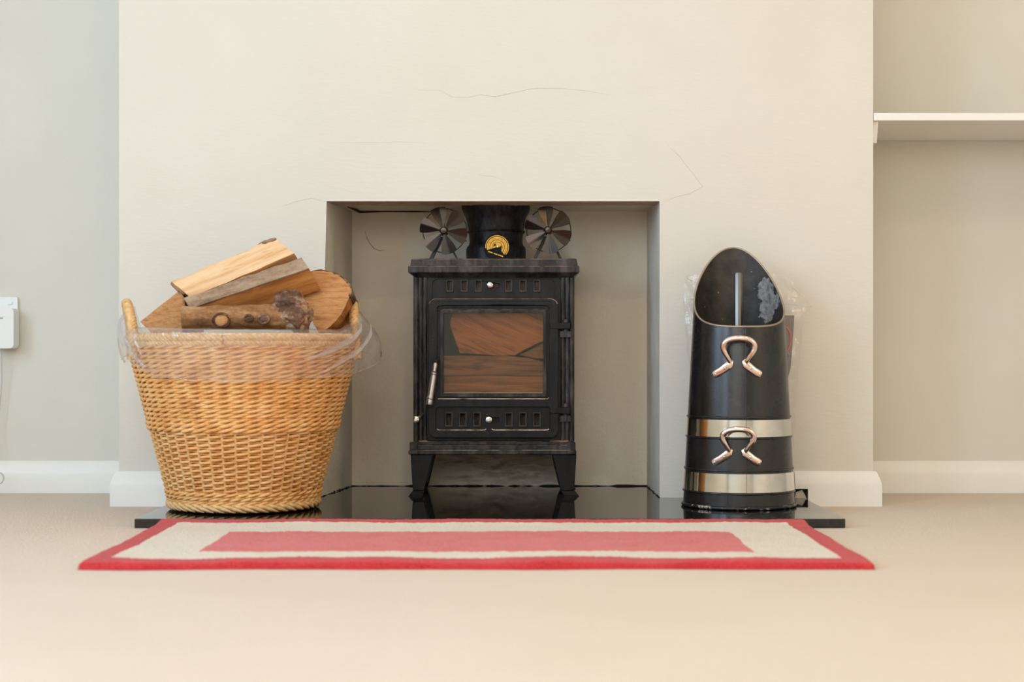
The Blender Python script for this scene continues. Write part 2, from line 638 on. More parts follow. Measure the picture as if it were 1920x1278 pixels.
k = N('stove_glass')
tr = k.n('ShaderNodeBsdfTransparent')
tr.inputs['Color'].default_value = (0.93, 0.88, 0.80, 1)
gl = k.n('ShaderNodeBsdfGlossy')
gl.inputs['Roughness'].default_value = 0.04
fr = k.n('ShaderNodeFresnel')
fr.inputs['IOR'].default_value = 1.5
mx = k.n('ShaderNodeMixShader')
k.link(fr.outputs[0], mx.inputs[0]); k.link(tr.outputs[0], mx.inputs[1]); k.link(gl.outputs[0], mx.inputs[2])
k.t.nodes.remove(k.b)
k.link(mx.outputs[0], k.out.inputs['Surface'])
M['glass'] = k.m


def wool(name, c0, c1, c2):
    k = N(name)
    n1 = k.noise(k.coords(), 330, 3, 0.7)
    n2 = k.noise(k.coords((1, 1, 1)), 14, 4)
    k.base(k.ramp(k.math('ADD', k.math('MULTIPLY', n1, 0.75), k.math('MULTIPLY', n2, 0.25)), [(0.3, c0), (0.5, c1), (0.7, c2)]))
    k.set(0.95, 0, 0.05).bump(n1, 0.8, 0.006)
    k.set(Sheen_Weight=0.3, Sheen_Roughness=0.5)
    return k.m


M['wool_red'] = wool('red_wool_pile', rgb(176, 26, 34), rgb(214, 50, 54), rgb(230, 80, 80))
M['wool_rose'] = wool('light_red_wool_pile', rgb(208, 78, 78), rgb(233, 116, 114), rgb(240, 136, 132))  # lighter red of the centre panel
M['wool_cream'] = wool('cream_wool_pile', rgb(228, 212, 188), rgb(243, 231, 212), rgb(248, 238, 222))

k = N('white_plastic'); k.base(rgb(238, 238, 236)).set(0.35); M['plastic'] = k.m
k = N('grey_cable'); k.base(rgb(196, 194, 190)).set(0.45); M['cable'] = k.m
k = N('grey_print'); k.base(rgb(120, 122, 126)).set(0.6); M['print'] = k.m
k = N('fan_black_metal'); k.base(rgb(66, 58, 52)).set(0.2, 0.85); M['fan'] = k.m
k = N('fan_matt_black'); k.base(rgb(22, 21, 21)).set(0.5); M['fan_matt'] = k.m
k = N('dial_yellow'); k.base(k.ramp(k.noise(k.coords(), 160, 3), [(0.3, rgb(222, 156, 14)), (0.7, rgb(244, 188, 36))])).set(0.4); M['dial'] = k.m
k = N('dial_black'); k.base(rgb(14, 13, 12)).set(0.6, 0, 0.2); M['dial_black'] = k.m
k = N('brass'); k.base(rgb(226, 190, 120)).set(0.25, 1.0); M['brass'] = k.m
k = N('shovel_steel'); k.base(rgb(120, 118, 116)).set(0.3, 0.9); M['shovel'] = k.m
k = N('packet_grey'); k.base(rgb(128, 118, 114)).set(0.5); M['packet'] = k.m
k = N('packet_red'); k.base(rgb(206, 112, 88)).set(0.5); M['packet_red'] = k.m
k = N('rust'); k.base(rgb(178, 128, 84)).set(0.8); M['rust'] = k.m

# ------------------------------------------------------------------ the room
AL = 0.333            # depth of the alcoves
BX0, BX1 = -0.852, 0.783
NB = 0.30             # depth of the fireplace niche


def struct(o, label, cat=None):
    o['kind'] = 'structure'
    o['label'] = label
    return o


struct(MB().add([(ROOM_L, ROOM_B, 0), (ROOM_R, ROOM_B, 0), (ROOM_R, 0.5, 0), (ROOM_L, 0.5, 0)], [(0, 1, 2, 3)]).build('floor', M['carpet'], smooth=0), 'beige cut pile carpet covering the whole floor')
struct(MB().box(ROOM_L - .1, ROOM_R + .1, ROOM_B - .1, 0.5, ROOM_H, ROOM_H + .08).build('ceiling', M['ceiling'], smooth=0), 'white painted ceiling above the room')
struct(MB().box(ROOM_L - .1, BX0 + 0.02, AL, AL + .1, 0, ROOM_H).build('wall_alcove_left', M['alcove'], smooth=0), 'pale painted back wall of the alcove beside the basket')
struct(MB().box(BX1 - 0.02, ROOM_R + .1, AL, AL + .1, 0, ROOM_H).build('wall_alcove_right', M['alcove'], smooth=0), 'cream painted back wall of the alcove with the shelf')
struct(MB().box(ROOM_R, ROOM_R + .1, ROOM_B, AL, 0, ROOM_H).build('wall_right', M['alcove'], smooth=0), 'cream painted side wall of the room')


def wall_yz(x0, x1, hole):
    mb = MB()
    prev = ROOM_B
    for y0, y1, z0, z1 in hole:
        mb.box(x0, x1, prev, y0, 0, ROOM_H).box(x0, x1, y0, y1, 0, z0).box(x0, x1, y0, y1, z1, ROOM_H)
        prev = y1
    mb.box(x0, x1, prev, AL, 0, ROOM_H)
    return mb


struct(wall_yz(ROOM_L - .1, ROOM_L, ((-4.4, -3.1, .65, 1.95), (-2.5, -1.4, 0.65, 1.95))).build('wall_left', M['alcove'], smooth=0), 'cream painted side wall with two windows')
mb = MB()
mb.box(ROOM_L, -1.6, ROOM_B - .1, ROOM_B, 0, ROOM_H).box(0.6, ROOM_R, ROOM_B - .1, ROOM_B, 0, ROOM_H)
mb.box(-1.6, 0.6, ROOM_B - .1, ROOM_B, 0, 0.85).box(-1.6, 0.6, ROOM_B - .1, ROOM_B, 2.15, ROOM_H)
struct(mb.build('wall_rear', M['alcove'], smooth=0), 'cream painted rear wall with an added opening for the fill light')
mb = MB()
for y0, y1, z0, z1 in ((-2.5, -2.44, .65, 1.95), (-1.46, -1.4, .65, 1.95), (-2.5, -1.4, .65, .71), (-2.5, -1.4, 1.89, 1.95), (-1.975, -1.925, .65, 1.95)):
    mb.box(ROOM_L - .01, ROOM_L + .03, y0, y1, z0, z1)
struct(mb.build('window_1', M['gloss'], smooth=0), 'white window frame in the side wall nearer the fireplace')
mb = MB()
for y0, y1, z0, z1 in ((-4.4, -4.34, .65, 1.95), (-3.16, -3.1, .65, 1.95), (-4.4, -3.1, .65, .71), (-4.4, -3.1, 1.89, 1.95), (-3.775, -3.725, .65, 1.95)):
    mb.box(ROOM_L - .01, ROOM_L + .03, y0, y1, z0, z1)
struct(mb.build('window_3', M['gloss'], smooth=0), 'white window frame in the side wall farther from the fireplace')
mb = MB()  # unseen window, added around the rear fill light
for x0, x1, z0, z1 in ((-1.6, -1.53, .85, 2.15), (.53, .6, .85, 2.15), (-1.6, .6, .85, .92), (-1.6, .6, 2.08, 2.15), (-.53, -.47, .85, 2.15)):
    mb.box(x0, x1, ROOM_B - .01, ROOM_B + .03, z0, z1)
struct(mb.build('added_rear_window', M['gloss'], smooth=0), 'added white window frame in the rear wall around the fill light')

# chimney breast with the fireplace opening
OL0, OL1, OR_, OT = -0.4180, -0.4020, 0.3200, 0.6600      # opening: left foot, left top, right, top
IL, IR = -0.3766, 0.3176                                    # niche back corners
breast_mb = MB()
out = [(BX0, 0), (OL0, 0), (OL1, OT), (OR_, OT), (OR_, 0), (BX1, 0), (BX1, ROOM_H), (BX0, ROOM_H)]
tr = tessellate_polygon([[Vector((x, z, 0)) for x, z in out]])
fs = []
for t in tr:
    a, b, c = [out[i] for i in t]
    fs.append(tuple(t) if (b[0] - a[0]) * (c[1] - a[1]) - (b[1] - a[1]) * (c[0] - a[0]) > 0 else tuple(reversed(t)))
breast_mb.add([(x, 0, z) for x, z in out], fs)
breast_mb.add([(BX0, 0, 0), (BX0, AL + .05, 0), (BX0, AL + .05, ROOM_H), (BX0, 0, ROOM_H)], [(3, 2, 1, 0)])
breast_mb.add([(BX1, 0, 0), (BX1, AL + .05, 0), (BX1, AL + .05, ROOM_H), (BX1, 0, ROOM_H)], [(0, 1, 2, 3)])
breast = struct(breast_mb.build('wall_chimney_breast', M['wall'], smooth=0), 'off-white plastered chimney breast around the fireplace opening')


def grid_quad(mb, a, b, c, d, nu, nv, amp, seed, nrm):
    """bumpy quad a-b-c-d, displaced along nrm except at its border"""
    a, b, c, d = map(Vector, (a, b, c, d))
    vs = []
    for j in range(nv + 1):
        for i in range(nu + 1):
            u, v = i / nu, j / nv
            p = (a * (1 - u) + b * u) * (1 - v) + (d * (1 - u) + c * u) * v
            e = min(1, 6 * min(u, 1 - u, v, 1 - v))
            p = p + Vector(nrm) * amp * e * (nz(p, 14, seed) + 0.5 * nz(p, 45, seed))
            vs.append(p)
    fs = [(j * (nu + 1) + i, j * (nu + 1) + i + 1, (j + 1) * (nu + 1) + i + 1, (j + 1) * (nu + 1) + i) for j in range(nv) for i in range(nu)]
    mb.add(vs, fs)


mb = MB()
grid_quad(mb, (OL0, 0, 0), (IL, NB, 0), (IL, NB, OT + .01), (OL1, 0, OT), 24, 40, 0.006, 3, (1, 0, 0))
mb.build('reveal', M['reveal'], breast, smooth=60)
mb = MB()
grid_quad(mb, (IR, NB, 0), (OR_, 0, 0), (OR_, 0, OT), (IR, NB, OT + .01), 24, 40, 0.004, 5, (-1, 0, 0))
mb.build('reveal', M['reveal'], breast, smooth=60)
mb = MB()
grid_quad(mb, (IL - .01, NB, 0), (IR + .01, NB, 0), (IR + .01, NB, OT + .02), (IL - .01, NB, OT + .02), 40, 40, 0.002, 8, (0, 1, 0))
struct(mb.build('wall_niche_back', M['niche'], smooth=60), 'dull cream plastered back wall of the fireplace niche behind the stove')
mb = MB()
grid_quad(mb, (OL1, 0.0, OT), (OR_, 0.0, OT), (OR_, 0.11, OT + .001), (OL1, 0.11, OT + .001), 60, 8, 0.006, 9, (0, 0, 1))
mb.build('lintel', M['lintel'], breast, smooth=60)
mb = MB()
grid_quad(mb, (OL1 + .004, 0.106, OT + .005), (OR_, 0.106, OT + .005), (OR_, NB, OT + .005), (OL1 + .004, NB, OT + .005), 40, 12, 0.003, 11, (0, 0, 1))
mb.build('soffit_board', M['niche'], breast, smooth=60)
mb = MB()
mb.tube([P(652, 388, .115), P(668, 394, .23), P(674, 397, .292)], [.001, .0032, .003], 6)
mb.tube([P(674, 397, .294), P(720, 396.5, .294), P(780, 396.5, .294), P(812, 397, .294)], [.003, .0014, .0018, .0008], 6)
mb.build('dark_joint', M['gap'], breast)

# plaster cracks: thin raised lips on the breast
cracks = [
    ([(776, 167), (828, 170), (847, 181), (877, 182), (903, 177), (929, 181), (969, 172), (1006, 165), (1053, 165), (1100, 170), (1145, 178)], .0009),
    ([(1248, 266), (1258, 278), (1273, 292), (1297, 322), (1318, 350), (1292, 363), (1269, 368), (1245, 378)], .0010),
    ([(528, 387), (556, 377), (584, 371), (605, 376)], .0009),
    ([(617, 267), (680, 268), (740, 266), (800, 267)], .0007),
    ([(892, 326), (925, 331), (950, 337)], .0007),
]
for pts, r in cracks:
    mb = MB()
    pp = []
    for i in range(len(pts) - 1):
        for q in range(6):
            t = q / 6
            x = pts[i][0] * (1 - t) + pts[i + 1][0] * t
            y = pts[i][1] * (1 - t) + pts[i + 1][1] * t
            v = P(x, y, 0)
            pp.append(v + Vector((0, 0.0002, .0012 * nz(v, 60, r * 1000))))
    pp.append(P(pts[-1][0], pts[-1][1], 0.0002))
    n = len(pp)
    mb.tube(pp, [r * (0.35 + 0.65 * math.sin(PI * (i + .5) / n) ** .5) for i in range(n)], 5)
    mb.build('plaster_crack', M['crack'], breast)
# hair-thin crack on the niche back
pp = [P(x, y, NB - .001) for x, y in ((684, 432), (688, 446), (694, 457), (702, 466), (712, 470), (722, 468))]
MB().tube(pp, [.0003, .0007, .0008, .0008, .0006, .0003], 5).build('plaster_crack', M['rust'], breast)

# baseboards
PROF = [(0, 0), (.016, 0), (.016, .046), (.0145, .052), (.0115, .061), (.0085, .068), (.0065, .073), (.004, .0755), (0, .0755)]


def bboard(name, path, label, prof=PROF):
    mb = MB()
    sweep_profile(mb, path, prof)
    return struct(mb.build(name, M['gloss'], smooth=30), label)


bboard('baseboard_breast_left', [(BX0, AL), (BX0, 0), (-0.714, 0)], 'white baseboard returning round the breast corner beside the basket')
bb = bboard('baseboard_breast_right', [(0.639, 0), (BX1, 0), (BX1, AL)], 'white baseboard on the breast beside the coal scuttle')
mb = MB()
sweep_profile(mb, [(0.611, 0), (0.6395, 0)], [(0, .038)] + [(o_, z_) for o_, z_ in PROF[1:] if z_ > .04] and [(0, .038), (.016, .038)] + PROF[2:])
mb.build('notched_end', M['gloss'], bb, smooth=30)
MB().box(0.609, 0.639, -0.004, -0.0005, 0.018, 0.040).build('notch_hollow', M['gap'], bb)
MB().add([P(1492, 922, -.006), P(1504, 918, -.006), P(1511, 930, -.006), P(1511, 936, -.006), P(1490, 937, -.006)], [(0, 1, 2, 3, 4)]).build('broken_plaster', M['crack'], bb)
bboard('baseboard_alcove_left', [(ROOM_L, AL), (BX0 - .016, AL)], 'white baseboard along the back of the alcove beside the basket')
bboard('baseboard_alcove_right', [(BX1 + .016, AL), (ROOM_R, AL)], 'white baseboard along the back of the alcove under the shelf')

# ------------------------------------------------------------------ hearth slab
HX0, HX1, HY, HZ = -0.7145, 0.631, -0.445, 0.018
mb = MB()
pl = [(HX0, HY), (HX1, HY), (HX1, -0.001), (OR_ - .001, -0.001), (IR - .002, NB - .002), (IL + .003, NB - .002), (OL0 + .001, -0.001), (HX0, -0.001)]
n = len(pl)
mb.add([(x, y, 0.0005) for x, y in pl] + [(x, y, HZ) for x, y in pl], [tuple(reversed(range(n))), tuple(range(n, 2 * n))] + [(i, (i + 1) % n, (i + 1) % n + n, i + n) for i in range(n)])
o = mb.build('hearth_slab', M['granite'], smooth=0, bevel=.0012)
tag(o, 'polished black stone hearth slab under the stove, basket and scuttle', 'hearth')
# crumbly mortar along the foot of the niche
mb = MB()
for a, b in (((IL, NB), (IR, NB)), ((OL0, 0), (IL, NB)), ((IR, NB), (OR_, 0))):
    pts = []
    for i in range(41):
        t = i / 40
        x, y = a[0] * (1 - t) + b[0] * t, a[1] * (1 - t) + b[1] * t
        pts.append((x, y, HZ + .0005 + .003 * nz((x * 3, y * 3, 0), 20, 2)))
    mb.tube(pts, [max(.0004, .0018 + .003 * nz(p, 60, 4)) for p in pts], 6)
mb.build('mortar_joint', M['gap'], breast)

# ------------------------------------------------------------------ shelf in the right alcove
sh = thing('wall_shelf', (BX1, AL, .835), 'white painted wooden shelf fixed across the cream alcove', 'shelf')
MB().box(BX1 + .001, 1.75, 0.0, AL - .001, .835, .8515).build('board', M['gloss'], sh, smooth=0, bevel=.0012)
z0, z1 = .835, PZ(268, .02)
MB().hexa([(BX1 + .001, .018, z1), (BX1 + .013, .022, z1), (BX1 + .013, AL - .001, z1), (BX1 + .001, AL - .001, z1)],
          [(BX1 + .001, .012, z0), (BX1 + .014, .012, z0), (BX1 + .014, AL - .001, z0), (BX1 + .001, AL - .001, z0)]).build('batten', M['gloss'], sh, smooth=0, bevel=.001)

# ------------------------------------------------------------------ socket, plug-in adaptor, cable
sk = thing('wall_socket', P(-20, 590, AL), 'white double wall socket on the wall left of the basket', 'socket')
x1 = PX(35, AL)
MB().plate([rrect(x1 - .146, x1, PZ(623, AL), PZ(557, AL), .004)], AL - .009, AL - .0005).build('face_plate', M['plastic'], sk, bevel=.002)
MB().box(x1 - .022, x1 - .012, AL - .012, AL - .008, PZ(571, AL), PZ(565, AL)).build('rocker_switch', M['plastic'], sk, bevel=.001)
ad = thing('plug_in_adaptor', P(5, 615, AL - .03), 'white plug-in adaptor box with a cable plugged into the wall socket', 'adaptor')
xa = PX(26, AL - .05)
MB().plate([rrect(xa - .058, xa, PZ(653, AL - .05), PZ(577, AL - .05), .010)], AL - .052, AL - .009).build('case', M['plastic'], ad, bevel=.004, seg=3)
MB().box(PX(0, AL - .05), PX(6, AL - .05), AL - .0526, AL - .051, PZ(597, AL - .05), PZ(595.2, AL - .05)).build('printed_mark', M['print'], ad)
cx = PX(2, AL - .03)
pts = [(cx, AL - .03, PZ(652, AL - .03)), (cx + .001, AL - .03, PZ(672, AL - .03)), (cx - .001, AL - .022, .26), (cx - .012, AL - .02, .14), (cx - .006, AL - .03, .08)]
MB().tube(pts, .0016, 8).build('lead', M['cable'], ad)
cb_ = []
for i in range(25):
    a = -PI / 2 + PI * i / 24
    c = P(-4, 896, AL - .06)
    cb_.append((c.x + .0135 * math.cos(a), c.y, c.z + .0135 * math.sin(a)))
cb_ = [(cb_[0][0] - .05, cb_[0][1], .004)] + [(cb_[0][0] - .02, cb_[0][1], .006)] + cb_ + [(cb_[-1][0] - .03, cb_[-1][1], cb_[-1][2] + .003), (cb_[-1][0] - .07, cb_[-1][1], .004)]
o = MB().tube(cb_, .0017, 8).build('trailing_cable', M['cable'])
tag(o, 'thin grey cable curling up off the carpet by the alcove baseboard', 'cable')

# ------------------------------------------------------------------ stove
SY = 0.05             # front plane of the stove body
def sx_(px): return PX(px, SY)
def sz_(py): return PZ(py, SY)


stove = thing('wood_burning_stove', (sx_(926), SY + .1, HZ), 'small black cast iron wood-burning stove standing in the fireplace niche', 'stove')
TB = 0.285            # back of the stove

# top plate: two tiers and a canted underside
mb = MB()
mb.hexa([(sx_(770), .030, sz_(501)), (sx_(1083), .030, sz_(501)), (sx_(1083), TB, sz_(501)), (sx_(770), TB, sz_(501))],
        [(sx_(772.5), .033, sz_(485.5)), (sx_(1080.5), .033, sz_(485.5)), (sx_(1080.5), TB, sz_(485.5)), (sx_(772.5), TB, sz_(485.5))])
mb.box(sx_(766.5), sx_(1085.5), .026, TB, sz_(512.5), sz_(499))
mb.hexa([(sx_(780), .046, sz_(521)), (sx_(1073), .046, sz_(521)), (sx_(1073), TB, sz_(521)), (sx_(780), TB, sz_(521))],
        [(sx_(768), .030, sz_(512)), (sx_(1084), .030, sz_(512)), (sx_(1084), TB, sz_(512)), (sx_(768), TB, sz_(512))])
mb.build('top_plate', M['iron_worn_sheen'], stove, bevel=.0026, smooth=30, seg=3)

def highlight_tube(pts, r, parent):  # added bright tube drawing a highlight line along an upper edge
    MB().tube(pts, r, 6).build('edge_highlight', M['edge'], parent)


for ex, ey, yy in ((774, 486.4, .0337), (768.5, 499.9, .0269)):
    highlight_tube([(sx_(ex), yy, sz_(ey)), (sx_(1852 - ex), yy, sz_(ey))], .0013, stove)

# body shell: hollow box, front plate with a fire opening and vent slots
vent_x = [843.5, 870.5, 897, 953.5, 980.5, 1006.5]
bx0, bx1 = sx_(777.5), sx_(1074.5)
zb, zt = sz_(828), sz_(517)
loops = [rect(bx0, bx1, zb, zt), rect(sx_(824), sx_(1026), sz_(745), sz_(580))]
for vx in vent_x:
    loops.append(rect(sx_(vx - 4.3), sx_(vx + 4.3), sz_(544), sz_(526.5)))
loops.append(rrect(sx_(924), sx_(936), sz_(539), sz_(530), .004))
for vx in (842, 868, 894.5, 954, 980, 1006.5):
    loops.append(rect(sx_(vx - 4.6), sx_(vx + 4.6), sz_(797), sz_(774)))
mb = MB()
mb.plate(loops, SY, SY + .008)
mb.box(bx0, bx0 + .007, SY + .008, TB - .01, zb, zt).box(bx1 - .007, bx1, SY + .008, TB - .01, zb, zt)
mb.box(bx0, bx1, TB - .017, TB - .01, zb, zt)
mb.box(bx0 + .007, bx1 - .007, SY + .008, TB - .017, zb, zb + .006)
mb.build('body', M['iron'], stove, bevel=.001, smooth=30)
# reeded corner columns
for xs in ((780, 788.5, 797), (1055, 1063.5, 1072)):
    mb = MB()
    for x in xs:
        mb.tube([(sx_(x), SY, zb + .001), (sx_(x), SY, zt)], .0058, 12, ref=(1, 0, 0))
    mb.build('corner_column', M['iron_worn_sheen'], stove)
# raised surround of the upper panel
mb = MB()
mb.plate([rrect(sx_(800), sx_(1052), sz_(826), sz_(519), .012), rrect(sx_(811), sx_(1040), sz_(822), sz_(523), .012)], SY - .003, SY + .002)
mb.build('panel_surround', M['iron'], stove, bevel=.001)
MB().box(sx_(830), sx_(1020), SY + .010, SY + .012, sz_(548), sz_(522)).build('air_slide', M['vent_back'], stove)
MB().box(sx_(828), sx_(1022), SY + .010, SY + .012, sz_(800), sz_(770)).build('air_slide', M['vent_back'], stove)


def vent_mesh(name, w, h, iw, ih, d):
    mb = MB()
    mb.plate([rect(-w, w, -h, h), rect(-iw, iw, -ih, ih)], -d, d)
    me = mb.mesh(name, Vector((0, 0, 0)))
    finish(me, M['iron_worn_sheen'], 30)
    return me


s_ = (CAM_D + SY) / F_PX
vm = vent_mesh('vent_frame', 7.2 * s_, 12 * s_, 4.3 * s_, 8.8 * s_, .0016)
for vx in vent_x:
    place('vent_frame', vm, stove, (sx_(vx), SY - .0012, sz_(535.2)), bevel=.0007)


def knob(px, py, y, r, parent, name='knob'):
    mb = MB()
    c = P(px, py, y)
    mb.lathe([(0, -.016), (r * .45, -.016), (r * .9, -.0145), (r, -.012), (r, -.006), (r * .8, -.004), (r * .45, -.003), (r * .45, .012)], (c.x, y, c.z), 24, 'y')
    mb.lathe([(0, -.0166), (r * .4, -.0166), (r * .4, -.0155)], (c.x, y, c.z), 16, 'y')
    return mb.build(name, M['chrome'], parent)


knob(919, 534.5, SY, .0068, stove)

# door
DY = SY - .012
door_mb = MB()
loops = [rrect(sx_(804), sx_(1046), sz_(819), sz_(560), .016), rrect(sx_(830), sx_(1020), sz_(738.5), sz_(585.5), .003)]
for vx in (842, 868, 894.5, 954, 980, 1006.5):
    loops.append(rect(sx_(vx - 4.6), sx_(vx + 4.6), sz_(797), sz_(774)))
loops.append(rrect(sx_(921), sx_(936), sz_(791), sz_(782), .003))
door_mb.plate(loops, DY, SY - .001)
door = door_mb.build('door', M['iron'], stove, bevel=.0012, smooth=30)
mb = MB()
mb.plate([rrect(sx_(804), sx_(1046), sz_(819), sz_(559.5), .016), rrect(sx_(820), sx_(1030), sz_(748), sz_(573), .009), rrect(sx_(818), sx_(1031), sz_(807), sz_(762), .007)], DY - .008, DY + .001)
mb.build('raised_frame', M['iron'], door, bevel=.0034, smooth=30, seg=3)
mb = MB()
mb.plate([rrect(sx_(826), sx_(1024), sz_(743.5), sz_(580), .006), rrect(sx_(832), sx_(1018.5), sz_(736.5), sz_(587), .002)], DY - .005, DY + .001)
mb.build('glass_frame', M['iron_worn_sheen'], door, bevel=.0014, smooth=30, seg=3)
fp = rrect(sx_(804.7), sx_(1045.3), sz_(818), sz_(560.4), .0155)
fp = [p for p in fp if p[1] > sz_(573)]
highlight_tube([(x, DY - .0071, z) for x, z in fp], .0013, door)
highlight_tube([(sx_(830), DY - .0047, sz_(580.6)), (sx_(1020), DY - .0047, sz_(580.6))], .0009, door)
highlight_tube([(sx_(832), DY - .0035, sz_(738.2)), (sx_(1018), DY - .0035, sz_(738.2))], .0013, door)
# moulded beads above and below the lower vents
for y, xs in ((747.5, ((820, 1029),)), (805.5, ((820, 912), (922, 1029)))):
    for xa, xb in xs:
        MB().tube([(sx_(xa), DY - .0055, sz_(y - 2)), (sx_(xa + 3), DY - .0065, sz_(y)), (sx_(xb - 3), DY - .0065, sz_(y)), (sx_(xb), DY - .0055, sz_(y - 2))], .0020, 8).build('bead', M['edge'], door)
gp = MB().box(sx_(829), sx_(1021), SY - .006, SY - .003, sz_(739), sz_(585)).build('glass_pane', M['glass'], door, smooth=0)
mb = MB()
mb.tube([(sx_(832), SY - .007, sz_(737)), (sx_(1018), SY - .007, sz_(737))], .0012, 6)
mb.build('rope_seal', M['crack'], door)
vm2 = vent_mesh('vent_frame_low', 8 * s_, 14 * s_, 4.6 * s_, 11 * s_, .0022)
for vx in (842, 868, 894.5, 954, 980, 1006.5):
    place('vent_frame', vm2, door, (sx_(vx), DY - .0018, sz_(785.5)), bevel=.0009)
knob(916.5, 786, DY, .0075, door)
# hinges
for y in (611, 769):
    h = MB()
    h.hexa([(sx_(1031), DY - .010, sz_(y + 6)), (sx_(1069), DY - .008, sz_(y + 6)), (sx_(1069), SY, sz_(y + 6)), (sx_(1031), SY, sz_(y + 6))],
           [(sx_(1031), DY - .010, sz_(y - 6)), (sx_(1069), DY - .008, sz_(y - 6)), (sx_(1069), SY, sz_(y - 6)), (sx_(1031), SY, sz_(y - 6))])
    hg = h.build('hinge', M['iron'], door, bevel=.0014, smooth=30)
    mb = MB()
    mb.tube([(sx_(1060), SY - .009, sz_(y + 20)), (sx_(1060), SY - .009, sz_(y - 9))], .0048, 12)
    mb.lathe([(0, .008), (.004, .007), (.0062, .003), (.0062, 0), (0, 0)], (sx_(1060), SY - .009, sz_(y - 7)), 14)
    mb.box(sx_(1050), sx_(1070), SY - .012, SY + .004, sz_(y + 21), sz_(y + 10))
    mb.build('hinge_pin', M['iron_worn_sheen'], hg)
# spindle handle: turned steel grip hanging at a slant
ha, hb = Vector((sx_(818), DY - .022, sz_(680))), Vector((sx_(806.5), DY - .034, sz_(758)))
hd = (hb - ha)
L = hd.length
prof = [(0.0, .004), (.02, .0052), (.10, .0056), (.14, .0052), (.17, .0048), (.20, .0056), (.215, .0072), (.23, .0062), (.25, .0074), (.265, .0074), (.28, .0064), (.31, .0068), (.55, .0077), (.75, .0076), (.80, .0072), (.81, .0080), (.86, .0080), (.87, .0073), (.89, .0080), (.985, .0082), (1.0, .0074)]
mb = MB()
mb.tube([ha + hd * t for t, r in prof], [r for t, r in prof], 20)
hnd = mb.build('handle', M['steel'], door, smooth=50)
MB().tube([(ha.x + .003, SY - .012, ha.z + .005), (ha.x + .001, DY - .020, ha.z + .002), ha + hd * .05], [.0055, .0052, .005], 12).build('handle_stem', M['iron_worn_sheen'], hnd)
# riddling rod knob low on the left
mb = MB()
a, b = Vector((sx_(794), SY - .004, sz_(776))), P(780.5, 785.5, SY - .035)
mb.tube([a, a.lerp(b, .55)], .0035, 10)
d_ = (b - a)
rd = mb.build('riddling_rod', M['steel'], stove)
knob(780.5, 785.5, SY - .022, .0075, rd)

# base mouldings
mb = MB()
for xa, xb, yf, y0, y1 in ((778, 1070, SY - .010, 833.5, 826.5), (773, 1075, SY - .015, 842.5, 833), (767.5, 1079.5, SY - .021, 851, 842)):
    mb.box(sx_(xa), sx_(xb), yf, TB, sz_(y0), sz_(y1))
mb.build('base_moulding', M['iron_worn_sheen'], stove, bevel=.0022, smooth=30, seg=3)
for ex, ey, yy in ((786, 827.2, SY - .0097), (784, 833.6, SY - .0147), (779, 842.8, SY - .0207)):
    highlight_tube([(sx_(ex), yy, sz_(ey)), (sx_(1848 - ex), yy, sz_(ey))], .0011, stove)
for xc in (776.5, 1071):
    mb = MB()
    mb.box(sx_(xc - 7.5), sx_(xc + 7.5), SY - .019, SY + .01, sz_(843), sz_(828)).box(sx_(xc - 9.5), sx_(xc + 9), SY - .024, SY + .01, sz_(850.5), sz_(843))
    mb.build('corner_block', M['iron_worn_sheen'], stove, bevel=.0022, smooth=30)
MB().add([(sx_(x), SY - .0105, sz_(y)) for x, y in ((910, 827), (924, 827), (920, 832), (914, 832))], [(0, 1, 2, 3)]).build('latch_notch', M['gap'], stove)
# rust at the foot of the columns
for xa, xb in ((785, 801), (1032, 1066)):
    mb = MB()
    pts = [(sx_(xa + (xb - xa) * i / 8), SY - .006, sz_(826.5) + .001 * nz((i, 0, 0), 1.3)) for i in range(9)]
    mb.tube(pts, [.0012 + .001 * abs(nz((i, 3, 1), 1.9)) for i in range(9)], 6)
    mb.build('rust_line', M['rust'], stove)

# legs: splayed, tapering, with a flared foot
def leg(xo, xi, xob, xib, fo, fi, yf):
    mb = MB()
    zt_, zm, z0 = sz_(851), HZ + .012, HZ
    d = .042
    mb.hexa([(xob, yf + .004, zm), (xib, yf + .004, zm), (xib, yf + d - .010, zm), (xob, yf + d - .010, zm)],
            [(xo, yf, zt_), (xi, yf, zt_), (xi, yf + d, zt_), (xo, yf + d, zt_)])
    mb.hexa([(fo, yf - .010, z0), (fi, yf - .010, z0), (fi, yf + d - .006, z0), (fo, yf + d - .006, z0)],
            [(fo + (.004 if fo < fi else -.004), yf - .006, z0 + .003), (fi, yf - .006, z0 + .003), (fi, yf + d - .008, z0 + .003), (fo + (.004 if fo < fi else -.004), yf + d - .008, z0 + .003)])
    mb.hexa([(fo + (.003 if fo < fi else -.003), yf - .006, z0 + .003), (fi, yf - .006, z0 + .003), (fi, yf + d - .008, z0 + .003), (fo + (.003 if fo < fi else -.003), yf + d - .008, z0 + .003)],
            [(xob, yf + .004, zm), (xib, yf + .004, zm), (xib, yf + d - .010, zm), (xob, yf + d - .010, zm)])
    v = mb.v
    if xo > xi:
        mb.f = [tuple(reversed(f)) for f in mb.f]
    return mb.build('leg', M['iron'], stove, bevel=.0015, smooth=30)


for yf in (SY - .014, TB - .06):
    leg(sx_(770.5), sx_(812), sx_(774.5), sx_(796), sx_(766), sx_(793), yf)
    leg(sx_(1080.5), sx_(1036), sx_(1076.5), sx_(1051), sx_(1086), sx_(1056), yf)

